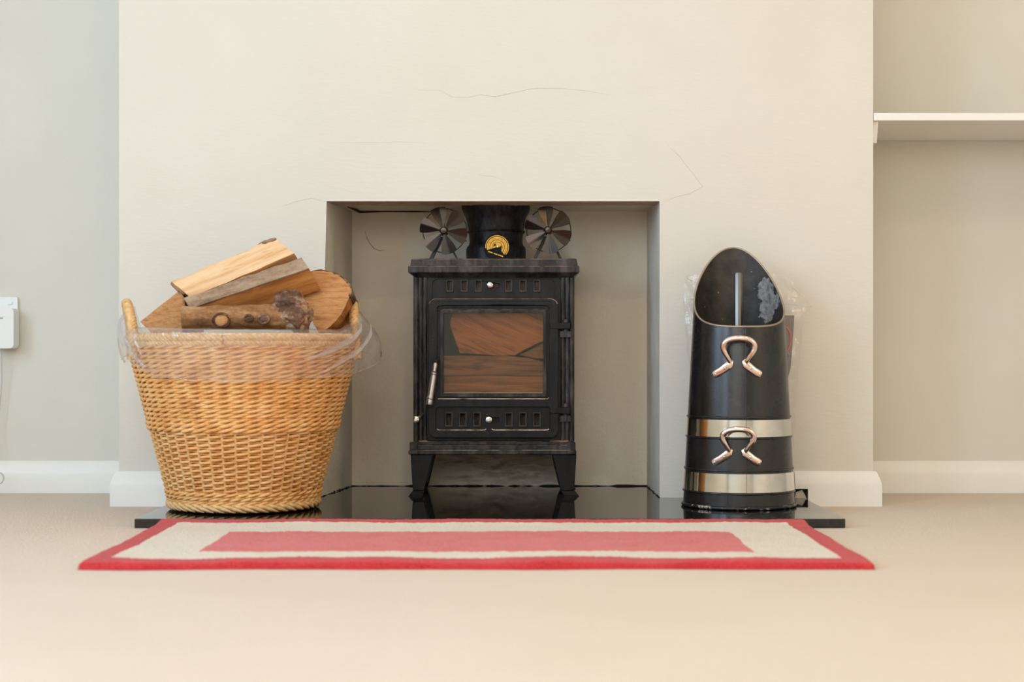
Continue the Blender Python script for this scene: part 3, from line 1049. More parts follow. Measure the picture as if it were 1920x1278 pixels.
# flue
FY = .165
fs_ = (CAM_D + FY) / F_PX
def fz(py): return PZ(py, FY)
ztop = sz_(485.5)
prof = [(0, ztop), (56, ztop), (56, fz(468)), (54, fz(463)), (51, fz(460)), (49.5, fz(454)), (50, fz(446)), (52, fz(430)), (54.5, fz(416)), (56.5, fz(408)), (60, fz(402)), (62.5, fz(397)), (64, fz(390)), (65, .67), (65, .76)]
prof = [(prof[0][0], prof[0][1])] + [(r * fs_, z) for r, z in prof[1:]]
mb = MB().lathe(prof, (PX(930, FY), FY, 0), 64)
mb.build('flue_pipe', M['flue'], stove, smooth=50)
mb = MB().lathe([(53.5 * fs_, fz(437)), (54.8 * fs_, fz(435)), (53.8 * fs_, fz(433))], (PX(930, FY), FY, 0), 64)
mb.build('flue_seam', M['flue'], stove)

# firewood inside the stove, behind the glass
LY = SY + .022
tagl = 'firewood stacked in the stove'


def fire_log(name, outline, y0, y1, mat, label, bend=0.002, group=tagl):
    mb = MB()
    pts = [(PX(x, LY), PZ(y, LY)) for x, y in outline]
    c = Vector((sum(p[0] for p in pts) / len(pts), (y0 + y1) / 2, sum(p[1] for p in pts) / len(pts)))
    mb.plate([pts], y0, y1)
    o = mb.build(name, mat, origin=c, smooth=30, bevel=.002)
    return tag(o, label, 'log', group)


# low log: rests on the grate and fills the bottom; middle log rests on it; top log is a split wedge
zfl = zb + .006
def zpx(z): return HOR - (z - CAM_H) * F_PX / (CAM_D + LY)
fire_log('firewood_log', [(793, zpx(zfl)), (1058, zpx(zfl)), (1058, 704), (980, 705), (900, 704), (793, 706)], LY - .004, LY + .10, M['fire_low'], 'orange-brown log at the bottom behind the stove glass')
fire_log('firewood_log', [(793, 704), (1058, 704), (1058, 677), (1016, 677), (990, 671), (950, 667), (905, 667), (862, 666), (800, 668)], LY + .002, LY + .10, M['fire_side'], 'grey-brown log lying across the middle behind the stove glass')
fire_log('firewood_log', [(845, 596), (850, 576), (1058, 575), (1058, 625), (1012, 642), (985, 655), (966, 666), (934, 667), (900, 664), (862, 662), (852, 635), (844, 612)], LY + .006, LY + .11, M['fire_face'], 'bright orange split log on top behind the stove glass')
fire_log('firewood_log', [(1058, 628), (1018, 643), (975, 665.5), (1000, 671), (1058, 676)], LY + .016, LY + .10, M['fire_side'], 'small dark wedge of firewood at the right behind the stove glass')

# ------------------------------------------------------------------ stove thermometer on the flue
TY = FY - 57 * fs_ * .96 - .006
ts = (CAM_D + TY) / F_PX
tc = P(932, 463, TY)
th = thing('stove_thermometer', tc, 'round magnetic thermometer with a yellow dial on the stove flue', 'thermometer')
mb = MB().lathe([(0, .005), (24.5 * ts, .005), (25 * ts, .003), (25 * ts, .001), (24 * ts, 0), (0, 0)], tc, 48, 'y')
mb.build('case', M['dial_black'], th)


def arc_plate(mb, r0, r1, a0, a1, y, n=40, th_=.0004):
    o_ = [(tc.x + r1 * ts * math.cos(a0 + (a1 - a0) * i / n), tc.z + r1 * ts * math.sin(a0 + (a1 - a0) * i / n)) for i in range(n + 1)]
    i_ = [(tc.x + r0 * ts * math.cos(a0 + (a1 - a0) * i / n), tc.z + r0 * ts * math.sin(a0 + (a1 - a0) * i / n)) for i in range(n + 1)]
    mb.plate([o_ + list(reversed(i_))], y, y + th_)


A0, A1 = math.radians(-47), math.radians(196)
mb = MB(); arc_plate(mb, 2.5, 19.5, A0, A1, tc.y - .0005)
mb.build('dial_face', M['dial'], th)
mb = MB(); arc_plate(mb, 20.8, 22.2, math.radians(-40), math.radians(185), tc.y - .0005)
mb.build('dial_rim_line', M['dial'], th)
mb = MB(); arc_plate(mb, 13.3, 14.1, A0, A1, tc.y - .0008); arc_plate(mb, 9.2, 9.9, A0, A1, tc.y - .0008)
mb.build('dial_rings', M['dial_black'], th)
mb = MB()
for i in range(26):      # tiny dashes of the printed ring of lettering
    a = math.radians(-40 + 9 * i)
    if i % 5 == 4: continue
    arc_plate(mb, 15.8, 17.6, a, a + math.radians(3.2 + 2 * (i % 2)), tc.y - .0008, 3)
mb.build('dial_print', M['rust'], th)
def tp(zx, zy): return (PX(870 + zx / 15.975, TY), PZ(420 + zy / 15.975, TY))
mb = MB().plate([[tp(690, 775), tp(1085, 830), tp(1180, 930), tp(1240, 960), tp(1110, 800), tp(1130, 640), tp(1050, 690), tp(980, 720)]], tc.y - .0018, tc.y - .001)
mb.build('needle', M['dial_black'], th)
mb = MB().plate([[tp(870, 660), tp(925, 570), tp(965, 640)]], tc.y - .0012, tc.y - .0004)
mb.build('marker', M['dial_black'], th)
mb = MB()
for a, b in ((0, .3), (.36, .62), (.66, 1.0)):
    p, q = Vector(tp(720, 815)), Vector(tp(1170, 970))
    u, v = p.lerp(q, a), p.lerp(q, b)
    w = Vector((0, 1.1 * ts))
    mb.plate([[tuple(u - w), tuple(v - w), tuple(v + w), tuple(u + w)]], tc.y - .0006, tc.y - .0002)
mb.build('dial_caption', M['dial'], th)
px_ = tp(1000, 675)
MB().lathe([(0, -.002), (1.6 * ts, -.0018), (1.8 * ts, 0)], (px_[0], tc.y - .001, px_[1]), 16, 'y').build('pivot', M['brass'], th)

# ------------------------------------------------------------------ heat powered fans
FANY = .085
fsc = (CAM_D + FANY) / F_PX
R = 45 * fsc


def blade_mesh():
    mb = MB()
    # flat leading half then a half bent forward; drawn pointing up (+z), facing -y
    def half(a0, a1, bend):
        vs, fs = [], []
        nr, na = 8, 5
        for i in range(nr + 1):
            r = R * (0.16 + 0.84 * i / nr)
            wfac = 0.80 + 0.22 * math.sin(PI * min(1, i / nr * .9))
            for j in range(na + 1):
                t = j / na
                a = (a0 + (a1 - a0) * t) * wfac
                rr = r
                if i == nr: rr = R * (1 - .10 * (abs(a) / .56) ** 3)
                if i == nr - 1: rr = R * (.93 - .03 * (abs(a) / .56) ** 2)
                x, z = rr * math.sin(a), rr * math.cos(a)
                off = max(0.0, abs(x) if bend else 0)
                y = -math.tan(bend) * off if bend else 0
                vs.append((x, y, z))
        for i in range(nr):
            for j in range(na):
                q = i * (na + 1) + j
                fs.append((q, q + 1, q + na + 2, q + na + 1))
        b = len(mb.v)
        mb.add(vs, fs)
    half(-.40, 0, 0)
    half(0, .37, 0)
    # bend the trailing half (towards -x, anticlockwise side) back and the other forward
    for v in mb.v:
        if v.x < -1e-5: v.y += -0.42 * (-v.x)
        else: v.y += 0.10 * v.x
    rot = Matrix.Rotation(math.radians(0), 4, 'Z')
    mb.v = [rot @ v for v in mb.v]
    bm = bmesh.new()
    me = mb.mesh('blade', Vector((0, 0, 0)))
    bm.from_mesh(me)
    bmesh.ops.remove_doubles(bm, verts=bm.verts, dist=1e-6)
    bmesh.ops.solidify(bm, geom=bm.faces[:], thickness=.0007)
    bm.to_mesh(me)
    bm.free()
    finish(me, M['fan'], 20)
    return me


BLADE = blade_mesh()
PTOP = sz_(485.5)


def fan(hx, hy, a0, label):
    c = P(hx, hy, FANY)
    f = thing('stove_fan', (c.x, FANY + .02, PTOP), label, 'fan', 'fans on the stove top')
    for i in range(6):
        a = math.radians(a0 + 60 * i)
        place('blade', BLADE, f, (c.x, FANY - .004, c.z), (0, a, 0))
    mb = MB().lathe([(0, -.010), (5.2 * fsc, -.0095), (6.5 * fsc, -.007), (6.5 * fsc, 0), (3 * fsc, .002), (3 * fsc, .016)], (c.x, FANY - .002, c.z), 24, 'y')
    mb.build('hub', M['fan'], f)
    ring = []
    for i in range(48):
        a = 2 * PI * i / 48
        ring.append((c.x + .002 + R * 0.92 * math.cos(a), FANY + .012, c.z + .001 + R * 0.92 * math.sin(a)))
    mb = MB().tube(ring, .0011, 6, closed=True)
    for a in (math.radians(95), math.radians(215), math.radians(335)):
        mb.tube([(c.x + .002, FANY + .012, c.z), (c.x + .002 + R * math.cos(a), FANY + .012, c.z + R * math.sin(a))], .0012, 6)
    mb.build('wire_guard', M['fan_matt'], f)
    mb = MB().lathe([(0, 0), (.009, 0), (.010, .002), (.010, .020), (.008, .022), (0, .022)], (c.x, FANY + .012, c.z), 24, 'y')
    mb.build('motor', M['fan_matt'], f)
    for sgn, w in ((-1, .0042), (1, .0024)):
        mb = MB()
        x0, x1 = c.x + sgn * .004, c.x + sgn * 26 * fsc
        za, zb_ = c.z - .012, PTOP
        y0, y1 = FANY + .014, FANY + .030
        mb.hexa([(x1 - w, y0 - .004, zb_), (x1 + w, y0 - .004, zb_), (x1 + w, y1, zb_), (x1 - w, y1, zb_)],
                [(x0 - w, y0, za), (x0 + w, y0, za), (x0 + w, y1, za), (x0 - w, y1, za)])
        mb.build('stand_leg', M['fan_matt'], f, smooth=0)
    MB().box(c.x - .007, c.x + .007, FANY + .008, FANY + .034, PTOP, PTOP + .0035).build('base_sensor', M['fan_matt'], f, bevel=.001)
    return f


fan(832, 432.5, -14, 'dark six-blade stove fan left of the flue on the stove top')
fan(1027.5, 431.5, -6, 'dark six-blade stove fan right of the flue on the stove top')

# ------------------------------------------------------------------ wicker basket
BC = Vector((PX(458, -.23), -.23, HZ))
BR0, BR1, BH = .141, .230, .345
def brad(z): return BR0 + (BR1 - BR0) * (z / BH)      # z above hearth


basket = thing('wicker_basket', BC, 'honey-coloured round wicker log basket with two handles on the hearth', 'basket')
NS = 44


def ring_strand(mb, z0, amp, rise, period, phase, r, flat, zslope=0, seg=5, rad_off=0.0):
    n = NS * seg
    pts = []
    for i in range(n):
        th_ = 2 * PI * i / n
        ph = th_ * NS / period + phase
        z = z0 + rise * math.sin(ph)
        R_ = brad(z0) + amp * math.cos(ph) + rad_off
        j = .0007 * nz((math.cos(th_) * 3, math.sin(th_) * 3, z0 * 90), 2.1)
        pts.append((BC.x + (R_ + j) * math.sin(th_), BC.y - (R_ + j) * math.cos(th_), BC.z + z + j))
    mb.tube(pts, r, 6, closed=True, ref=(0, 0, 1), flat=flat)


# NS must fit the waling period of 3: use 45 for three-rod rows
mb = MB()
NS = 45
rows = 16
zA, zB = .184, .326
for i in range(rows):
    z = zA + (zB - zA) * i / (rows - 1)
    for s in range(3):
        ring_strand(mb, z, .0046, .0030, 3, 2 * PI * s / 3 + (i % 2) * .3, .0033, 1.0, seg=6)
tag(mb.build('upper_weave', M['willow'], basket, smooth=80), kind='stuff')
mb = MB()
for z in (.166, .175):
    for s in range(3):
        ring_strand(mb, z, .0056, .0034, 3, 2 * PI * s / 3, .0038, 1.0, seg=6, rad_off=.001)
tag(mb.build('waist_band', M['willow'], basket, smooth=80), kind='stuff')
mb = MB()
NS = 44
rows = 21
zA, zB = .046, .158
for i in range(rows):
    z = zA + (zB - zA) * i / (rows - 1)
    ring_strand(mb, z, .0042, .0009, 2, PI * (i % 2), .0030, 1.0, seg=6)
tag(mb.build('lower_weave', M['willow'], basket, smooth=80), kind='stuff')
mb = MB()
NS = 45
for i, z in enumerate((.022, .030, .038)):
    for s in range(3):
        ring_strand(mb, z, .0050, .0030, 3, 2 * PI * s / 3 + i, .0034, 1.0, seg=6)
tag(mb.build('base_weave', M['willow'], basket, smooth=80), kind='stuff')
# upright stakes, one object each
NS = 44
mb = MB()
zs = [.004 + (.335 - .004) * i / 8 for i in range(9)]
mb.tube([(0, -brad(z), z) for z in zs], .0033, 6)
STK = mb.mesh('stake', Vector((0, 0, 0)))
finish(STK, M['willow_pale'], 80)
for i in range(NS):
    place('stake', STK, basket, BC, (0, 0, 2 * PI * (i + .5) / NS))
# plaited foot: slanting strands
mb = MB()
pts = []
for i in range(9):
    t = i / 8
    a = (t - .5) * 2 * PI / NS * 2.7
    r_ = brad(.01) + .004 + .0045 * math.sin(PI * t)
    pts.append((r_ * math.sin(a), -r_ * math.cos(a), .022 - .017 * t))
mb.tube(pts, [.0022, .0036, .0043, .0046, .0046, .0046, .0043, .0036, .0024], 7)
FT = mb.mesh('foot_strand', Vector((0, 0, 0)))
finish(FT, M['willow_pale'], 80)
for i in range(NS):
    place('foot_strand', FT, basket, BC, (0, 0, 2 * PI * i / NS))
MB().lathe([(0, .008), (BR0 - .002, .008), (BR0, .004), (BR0 - .004, .002), (0, .002)], BC, 44).build('base_disc', M['willow'], basket)


def rope(mb, path, R_, r, strands, turns, closed, sides=6, up=(0, 0, 1)):
    path = [Vector(p) for p in path]
    n = len(path)
    for s in range(strands):
        pts = []
        for i in range(n):
            t = (path[(i + 1) % n] - path[i - 1]) if closed else (path[min(i + 1, n - 1)] - path[max(i - 1, 0)])
            t.normalize()
            u = Vector(up) - Vector(up).dot(t) * t
            if u.length < 1e-3: u = t.orthogonal()
            u.normalize()
            w = t.cross(u)
            a = 2 * PI * (turns * i / n + s / strands)
            pts.append(path[i] + (u * math.cos(a) + w * math.sin(a)) * R_)
        mb.tube(pts, r, sides, closed=closed)


n = 400
for zz, rr_, tu in ((.331, .003, 40), (.341, .005, 36)):
    mb = MB()
    path = [(BC.x + (brad(zz) + .000) * math.sin(2 * PI * i / n), BC.y - brad(zz) * math.cos(2 * PI * i / n), BC.z + zz + .002) for i in range(n)]
    rope(mb, path, .0048, .0046, 4, tu, True)
    mb.build('rim_border', M['willow_pale'], basket, smooth=80)

# handles: wrapped loops at two ends, turned a little about the basket
for ang, lean, hname in ((math.radians(-75), .000, 'l'), (math.radians(101), -.012, 'r')):
    c0 = Vector((math.sin(ang), -math.cos(ang), 0))
    tg = Vector((math.cos(ang), math.sin(ang), 0))
    path = []
    n = 90
    for i in range(n + 1):
        a = PI * i / n
        wv_ = .074 * math.cos(a)
        hz = -.05 + .110 * math.sin(a) ** .75
        rr_ = brad(.345) + .002 + lean * math.sin(a)
        off = rr_ - (wv_ * wv_) / (2 * rr_)
        p = c0 * off + tg * wv_
        path.append(BC + p + Vector((0, 0, .352 + hz)))
    mb = MB()
    mb.tube(path, .0075, 8)
    rope(mb, path, .0052, .0056, 4, 11, False, up=tuple(c0))
    mb.build('handle', M['willow_pale'], basket, smooth=80)

# ------------------------------------------------------------------ logs in the basket
def frame(axis, toward):
    Z = Vector(axis).normalized()
    X = Vector(toward) - Vector(toward).dot(Z) * Z
    X.normalize()
    Y = Z.cross(X)
    return X, Y, Z


def split_log(p0, p1, sect, barks, mats, label, toward=(0, -1, 0), taper=1.0, wob=.004, seed=0, group='firewood in the wicker basket', nl=18, skew=(0, 0)):
    """sect: list of (u toward the viewer, v) corners; barks: indices of edges covered in bark"""
    p0, p1 = Vector(p0), Vector(p1)
    X, Y, Z = frame(p1 - p0, toward)
    L_ = (p1 - p0).length
    Rm = Matrix((X, Y, Z)).transposed()
    sub = 5
    ring, flag = [], []
    n0 = len(sect)
    for i in range(n0):
        a, b = Vector(sect[i]), Vector(sect[(i + 1) % n0])
        for k_ in range(sub):
            ring.append(a.lerp(b, k_ / sub))
            flag.append(i in barks)
    m = len(ring)
    vs = []
    for j in range(nl + 1):
        t = j / nl
        sc = 1 + (taper - 1) * t
        for q in ring:
            zsk = q.x * skew[0] + q.y * skew[1]
            p = Vector((q.x * sc, q.y * sc, L_ * t + zsk))
            w = .6 * nz(p, 22, seed) + .4 * nz((p.x * 3, p.y * 3, p.z), 40, seed + 5)
            d = Vector((q.x, q.y, 0))
            if d.length > 1e-6: d.normalize()
            vs.append(p + d * w * wob)
    wood, bk, cap = [], [], []
    for j in range(nl):
        for i in range(m):
            f = (j * m + i, j * m + (i + 1) % m, (j + 1) * m + (i + 1) % m, (j + 1) * m + i)
            wood.append(f)
            if flag[i]: bk.append(f)
    A = sum(ring[i].x * ring[(i + 1) % m].y - ring[(i + 1) % m].x * ring[i].y for i in range(m))
    if A < 0:
        wood = [tuple(reversed(f)) for f in wood]
        bk = [tuple(reversed(f)) for f in bk]
    c0, c1 = tuple(range(m)), tuple(nl * m + i for i in range(m))
    caps = [tuple(reversed(c0)), c1] if A > 0 else [c0, tuple(reversed(c1))]
    me = bpy.data.meshes.new('firewood_log')
    me.from_pydata([tuple(v) for v in vs], [], wood + caps)
    me.polygons.foreach_set('material_index', [0] * len(wood) + [1] * len(caps))
    finish(me, [mats[0], mats[1]], 40)
    o = bpy.data.objects.new('firewood_log', me)
    COL.objects.link(o)
    o.matrix_world = Matrix.Translation(p0) @ Rm.to_4x4()
    tag(o, label, 'log', group)
    if bk:
        bm = bmesh.new()
        me2 = bpy.data.meshes.new('bark')
        used = sorted({i for f in bk for i in f})
        mp = {i: q for q, i in enumerate(used)}
        pv = []
        for i in used:
            v = vs[i]
            d = Vector((v.x, v.y, 0)).normalized()
            pv.append(tuple(v + d * (.0022 + .002 * nz(v, 60, seed + 2))))
        me2.from_pydata(pv, [], [tuple(mp[i] for i in f) for f in bk])
        bm.from_mesh(me2)
        bmesh.ops.solidify(bm, geom=bm.faces[:], thickness=.004)
        bm.to_mesh(me2)
        bm.free()
        finish(me2, mats[2], 50)
        b = bpy.data.objects.new('bark', me2)
        COL.objects.link(b)
        b.parent = o
    return o


# right-hand big log, sawn end to the front
def end_log(outline, Y0, depth, barks, mats, label, seed, drop=0.0, smooth_=False):
    if smooth_:
        oo = []
        for i in range(len(outline)):
            p_, q_, r_, s__ = [Vector(outline[(i + d) % len(outline)]) for d in (-1, 0, 1, 2)]
            for k_ in range(3):
                t = k_ / 3
                oo.append(.5 * ((2 * q_) + (r_ - p_) * t + (2 * p_ - 5 * q_ + 4 * r_ - s__) * t * t + (3 * q_ - p_ - 3 * r_ + s__) * t ** 3))
        outline = oo
        barks = {3 * b + d for b in barks for d in range(3)}
    pts = [P(x, y, Y0) for x, y in outline]
    c = sum(pts, Vector()) / len(pts)
    ax = Vector((0, depth, -drop))
    X, Y, Z = frame(ax, (1, 0, 0))
    sect = [((p - c).dot(X), (p - c).dot(Y)) for p in pts]
    return split_log(c, c + ax, sect, barks, mats, label, (1, 0, 0), .97, .003, seed, nl=12)


end_log([(600, 622), (584, 600), (566, 560), (556, 528), (574, 512), (600, 505), (630, 511), (655, 535), (655, 556), (640, 590), (622, 612)], -.302, .17, {3, 4, 5, 6, 7}, (M['wood_orange'], M['wood_end2'], M['bark_dark']), 'thick log with a rounded sawn end facing out at the right of the basket', 11, .03, True)
end_log([(296, 636), (263, 603), (333, 545), (342, 560), (347, 585), (342, 630)], -.345, .20, {2, 3}, (M['wood_orange'], M['wood_end'], M['bark']), 'log with a wedge-shaped sawn end at the left of the basket', 12, .03)
# top log: pale split face to the front
split_log(P(341, 545, -.318), P(534, 463, -.283), [(0.012, .022), (0.008, -.022), (-.03, -.030), (-.065, -.012), (-.06, .022), (-.02, .030)], {2, 3}, (M['wood_pale'], M['wood_pale'], M['bark_dark']), 'pale freshly split log lying on top of the basket', (0, -1, .15), 1.02, .0065, 21, skew=(0, .5))
TL = SC.objects[[o_.name for o_ in SC.objects if o_.name.startswith('firewood_log')][-1]]
tmi = TL.matrix_world.inverted()
mb = MB()
pp = [P(484 + 34 * q / 10, 460.5 - 13.0 * q / 10, -.29) for q in range(11)]
mb.tube(pp, [.001 + .0042 * math.sin(PI * (q + .5) / 11) ** .7 * (1 + .6 * nz((q, 2, 1), .9)) for q in range(11)], 8)
me = bpy.data.meshes.new('bark_flake')
me.from_pydata([tuple(tmi @ v) for v in mb.v], [], mb.f)
finish(me, M['bark_dark'], 60)
o = bpy.data.objects.new('bark_flake', me)
COL.objects.link(o)
o.parent = TL
# second log: grey bark above, orange split face below
split_log(P(356, 577, -.362), P(577, 502, -.326), [(.020, .003), (.004, -.019), (-.035, -.016), (-.045, .014), (-.012, .042)], {0}, (M['wood_orange'], M['wood_orange'], M['bark_grey']), 'grey-barked split log just under the pale top log', (0, -1, 0), 1.08, .0075, 22, skew=(0, .25))
# front round log with knots and a burl
p0, p1 = P(343, 597, -.395), P(578, 592, -.385)
sect = [(.0225 * math.cos(2 * PI * i / 10), .0215 * math.sin(2 * PI * i / 10)) for i in range(10)]
lg = split_log(p0, p1, sect, set(range(10)), (M['wood_orange'], M['wood_end'], M['bark']), 'round knotty bark-covered log lying along the front of the basket', (0, -1, 0), 1.12, .003, 23)
mi = lg.matrix_world.inverted()
for kx, ky, kr, km in ((414, 600, .0155, 'wood_end'), (494, 598, .0100, 'burl'), (466, 596, .0070, 'bark_dark')):
    c = P(kx, ky, -.4185)
    ringp = [c + Vector((kr * math.cos(a) * (1 + .12 * nz((math.cos(a), math.sin(a), kx), 2)), .003 * abs(math.cos(a)), kr * .82 * math.sin(a))) for a in (2 * PI * i / 28 for i in range(28))]
    mb = MB().tube(ringp, [.0026 + .0012 * nz(p, 150) for p in ringp], 7, closed=True)
    me = bpy.data.meshes.new('knot')
    me.from_pydata([tuple(mi @ v) for v in mb.v], [], mb.f)
    finish(me, M['bark_dark'], 60)
    o = bpy.data.objects.new('knot', me)
    COL.objects.link(o)
    o.parent = lg
    mb = MB().lathe([(0, -.0028), (kr * .4, -.0024), (kr * .75, -.001), (kr * .9, .003)], c + Vector((kr * .1, .002, -kr * .1)), 20, 'y')
    me = bpy.data.meshes.new('knot_heart')
    me.from_pydata([tuple(mi @ (v + Vector((0, 0, 0)) + (v - c) * .18 * nz(v, 70, kx))) for v in mb.v], [], mb.f)
    finish(me, M[km], 60)
    o2 = bpy.data.objects.new('knot_heart', me)
    COL.objects.link(o2)
    o2.parent = o
bm = bmesh.new()
bmesh.ops.create_icosphere(bm, subdivisions=5, radius=1.0)
bc = P(549, 583, -.392)
for v in bm.verts:
    d = v.co.copy()
    rr_ = .032 * (1 + .28 * nz(d, 1.9, 3) + .20 * nz(d, 4.0, 1) + .04 * nz(d, 11, 1))
    v.co = mi @ (bc + Vector((d.x * rr_ * 1.15, d.y * rr_ * .85, d.z * rr_ * 1.15 - d.x * .010)))
me = bpy.data.meshes.new('burl')
bm.to_mesh(me)
bm.free()
finish(me, M['burl'], 60)
o = bpy.data.objects.new('burl', me)
COL.objects.link(o)
o.parent = lg

# ------------------------------------------------------------------ clear liner bag turned over the basket rim
def interp(tab, x):
    for i in range(len(tab) - 1):
        if tab[i][0] <= x <= tab[i + 1][0]:
            t = (x - tab[i][0]) / (tab[i + 1][0] - tab[i][0])
            t = t * t * (3 - 2 * t)
            return tab[i][1] * (1 - t) + tab[i + 1][1] * t
    return tab[-1][1]


mb = MB()
nu, nv = 220, 36
drop_t = [(-180, .03), (-110, .02), (-95, .045), (-60, .055), (-35, .085), (0, .092), (45, .088), (70, .080), (95, .055), (130, .03), (180, .03)]
flare_t = [(-180, .006), (-100, .004), (-60, .008), (0, .008), (50, .008), (75, .020), (95, .042), (125, .02), (180, .006)]
rise_t = [(-180, 0), (-105, .0), (-82, .055), (-55, .006), (0, 0), (60, .0), (80, .018), (95, .055), (112, .01), (180, 0)]
vs = []
for i in range(nu):
    deg = -180 + 360 * i / nu
    a = math.radians(deg)
    dr, fl, ri = interp(drop_t, deg), interp(flare_t, deg), interp(rise_t, deg)
    for j in range(nv + 1):
        t = j / nv
        if t < .3:           # inside, coming up
            q = t / .3
            rr_, zz = brad(.345) - .020 + .006 * q, .29 + (.353 + ri - .29) * q
        elif t < .42:        # over the rim
            q = (t - .3) / .12
            rr_ = brad(.345) - .014 + .027 * q
            zz = .353 + ri * (1 - .4 * q) + .006 * math.sin(PI * q)
        else:
            q = (t - .42) / .58
            zz0 = .353 + ri * .6
            zz = zz0 - (dr + ri * .6) * q
            rr_ = brad(max(.05, zz if ri < .001 else min(zz, .345))) + .0105 + fl * math.sin(PI * .5 * q) + ri * .05
        w = .004 * nz((math.cos(a) * 9, math.sin(a) * 9, zz * 22), 1.0, 2) + .0018 * nz((math.cos(a) * 30, math.sin(a) * 30, zz * 40), 1.0, 6)
        s = 1.0 if t > .42 else .5
        rr_ += abs(w) * s * 1.6 if t > .42 else w * s
        zz += .006 * nz((math.cos(a) * 6, math.sin(a) * 6, 1), 1.0, 9) * (t if t > .42 else .2)
        vs.append((BC.x + rr_ * math.sin(a), BC.y - rr_ * math.cos(a), BC.z + zz))
fs = [(i * (nv + 1) + j, ((i + 1) % nu) * (nv + 1) + j, ((i + 1) % nu) * (nv + 1) + j + 1, i * (nv + 1) + j + 1) for i in range(nu) for j in range(nv)]
mb.add(vs, fs)
o = mb.build('plastic_liner', M['film'], origin=BC, smooth=180)
hem = [vs[i * (nv + 1) + nv] for i in range(nu)]
MB().tube(hem, [.0011 + .0008 * nz(p, 30, 4) for p in hem], 6, closed=True).build('hem', M['film_fold'], o)


def liner_pt(deg, t):
    i = int((deg + 180) / 360 * nu) % nu
    v = vs[i * (nv + 1) + int(t * nv)]
    d = Vector((v[0] - BC.x, v[1] - BC.y, 0)).normalized()
    return Vector(v) + d * .001


for (d0, t0_), (d1, t1_), w in (((-80, .36), (-42, .96), .0042), ((-62, .42), (-50, .85), .0020), ((-48, .42), (-44, .8), .0016), ((90, .36), (38, .80), .0036), ((96, .5), (48, .97), .0028)):
    pp = [liner_pt(d0 + (d1 - d0) * q / 24, t0_ + (t1_ - t0_) * (q / 24)) for q in range(25)]
    pp = [sum((pp[max(0, min(24, q + e))] for e in (-2, -1, 0, 1, 2)), Vector()) / 5 for q in range(25)]
    MB().tube(pp, [1.7 * w * math.sin(PI * (q + .6) / 25.2) ** .8 * (1 + .5 * nz(pp[q], 40, w * 900)) for q in range(25)], 8, ref=(0, -1, 0), flat=.2).build('fold', M['film_fold'], o, smooth=80)
tag(o, 'clear plastic liner bag folded over the rim of the log basket', 'plastic bag')

# ------------------------------------------------------------------ coal scuttle
CC = Vector((PX(1385, -.178), -.178, HZ))
def crad(z): return .1143 - .0534 * (z - .0)           # z above hearth


hod = thing('coal_scuttle', CC, 'tall black coal scuttle with two shiny bands and two loop handles', 'coal scuttle')
NH = 96
def hod_top(a):          # a: angle from the front; height of the slanted mouth above the hearth
    t = (1 - math.cos(a)) / 2
    return .366 + .015 * t + .154 * t * t


def hod_surface(z, a, off=0.0):
    r = crad(z) + off
    return CC + Vector((r * math.sin(a), -r * math.cos(a), z))


zl = [0.004, .030, .06, .10, .15, .2, .25, .3, .33]
mb = MB()
vs = []
nz_ = len(zl) + 8
for i in range(NH):
    a = 2 * PI * i / NH
    top = hod_top(a)
    levels = zl + [.33 + (top - .33) * q / 8 for q in range(1, 9)]
    for z in levels: vs.append(hod_surface(z, a))
fs = [(i * nz_ + j, ((i + 1) % NH) * nz_ + j, ((i + 1) % NH) * nz_ + j + 1, i * nz_ + j + 1) for i in range(NH) for j in range(nz_ - 1)]
mb.add(vs, fs)
mb.build('body', M['enamel'], hod, smooth=60)
mb = MB()
vs = [hod_surface(z - HZ * 0, 2 * PI * i / NH, -.0022) for i in range(NH) for z in ([.012, .05] + [.05 + (hod_top(2 * PI * i / NH) - .05) * q / 12 for q in range(1, 13)])]
nn = 14
fs = [(i * nn + j + 1, ((i + 1) % NH) * nn + j + 1, ((i + 1) % NH) * nn + j, i * nn + j) for i in range(NH) for j in range(nn - 1)]
mb.add(vs, fs)
mb.add([hod_surface(.012, 2 * PI * i / NH, -.002) for i in range(NH)], [tuple(range(NH))])
mb.build('lining', M['lining'], hod, smooth=60)
mb = MB().tube([hod_surface(hod_top(2 * PI * i / NH), 2 * PI * i / NH, -.001) for i in range(NH)], .0021, 8, closed=True)
mb.build('mouth_rim', M['rim'], hod, smooth=80)


def hz_(py):      # front-surface pixel row to height above hearth
    return PZ(py, -.178 - .105) - HZ


def hoop(z, r, mat, name):
    mb = MB().tube([hod_surface(z, 2 * PI * i / NH, .0005) for i in range(NH)], r, 8, closed=True)
    mb.build(name, M[mat], hod, smooth=80)


for y in (785, 824, 885, 928):
    hoop(hz_(y - 2), .0022, 'enamel', 'bead')
hoop(.004, .0036, 'chipped', 'base_rim')
for ya, yb in ((822, 789), (926, 890)):
    z0_, z1_ = hz_(ya - 2), hz_(yb - 2)
    mb = MB().lathe([(crad(z0_), z0_ + .000), (crad(z0_) + .0012, z0_ + .0006), (crad(z1_) + .0012, z1_ - .0006), (crad(z1_), z1_)], CC, 128)
    mb.build('shiny_band', M['band'], hod, smooth=60)
mb = MB().tube([hod_surface(z, .0, .0002) for z in (.005, .1, .2, .3, .365)], .0012, 6)
mb.build('front_seam', M['enamel'], hod)


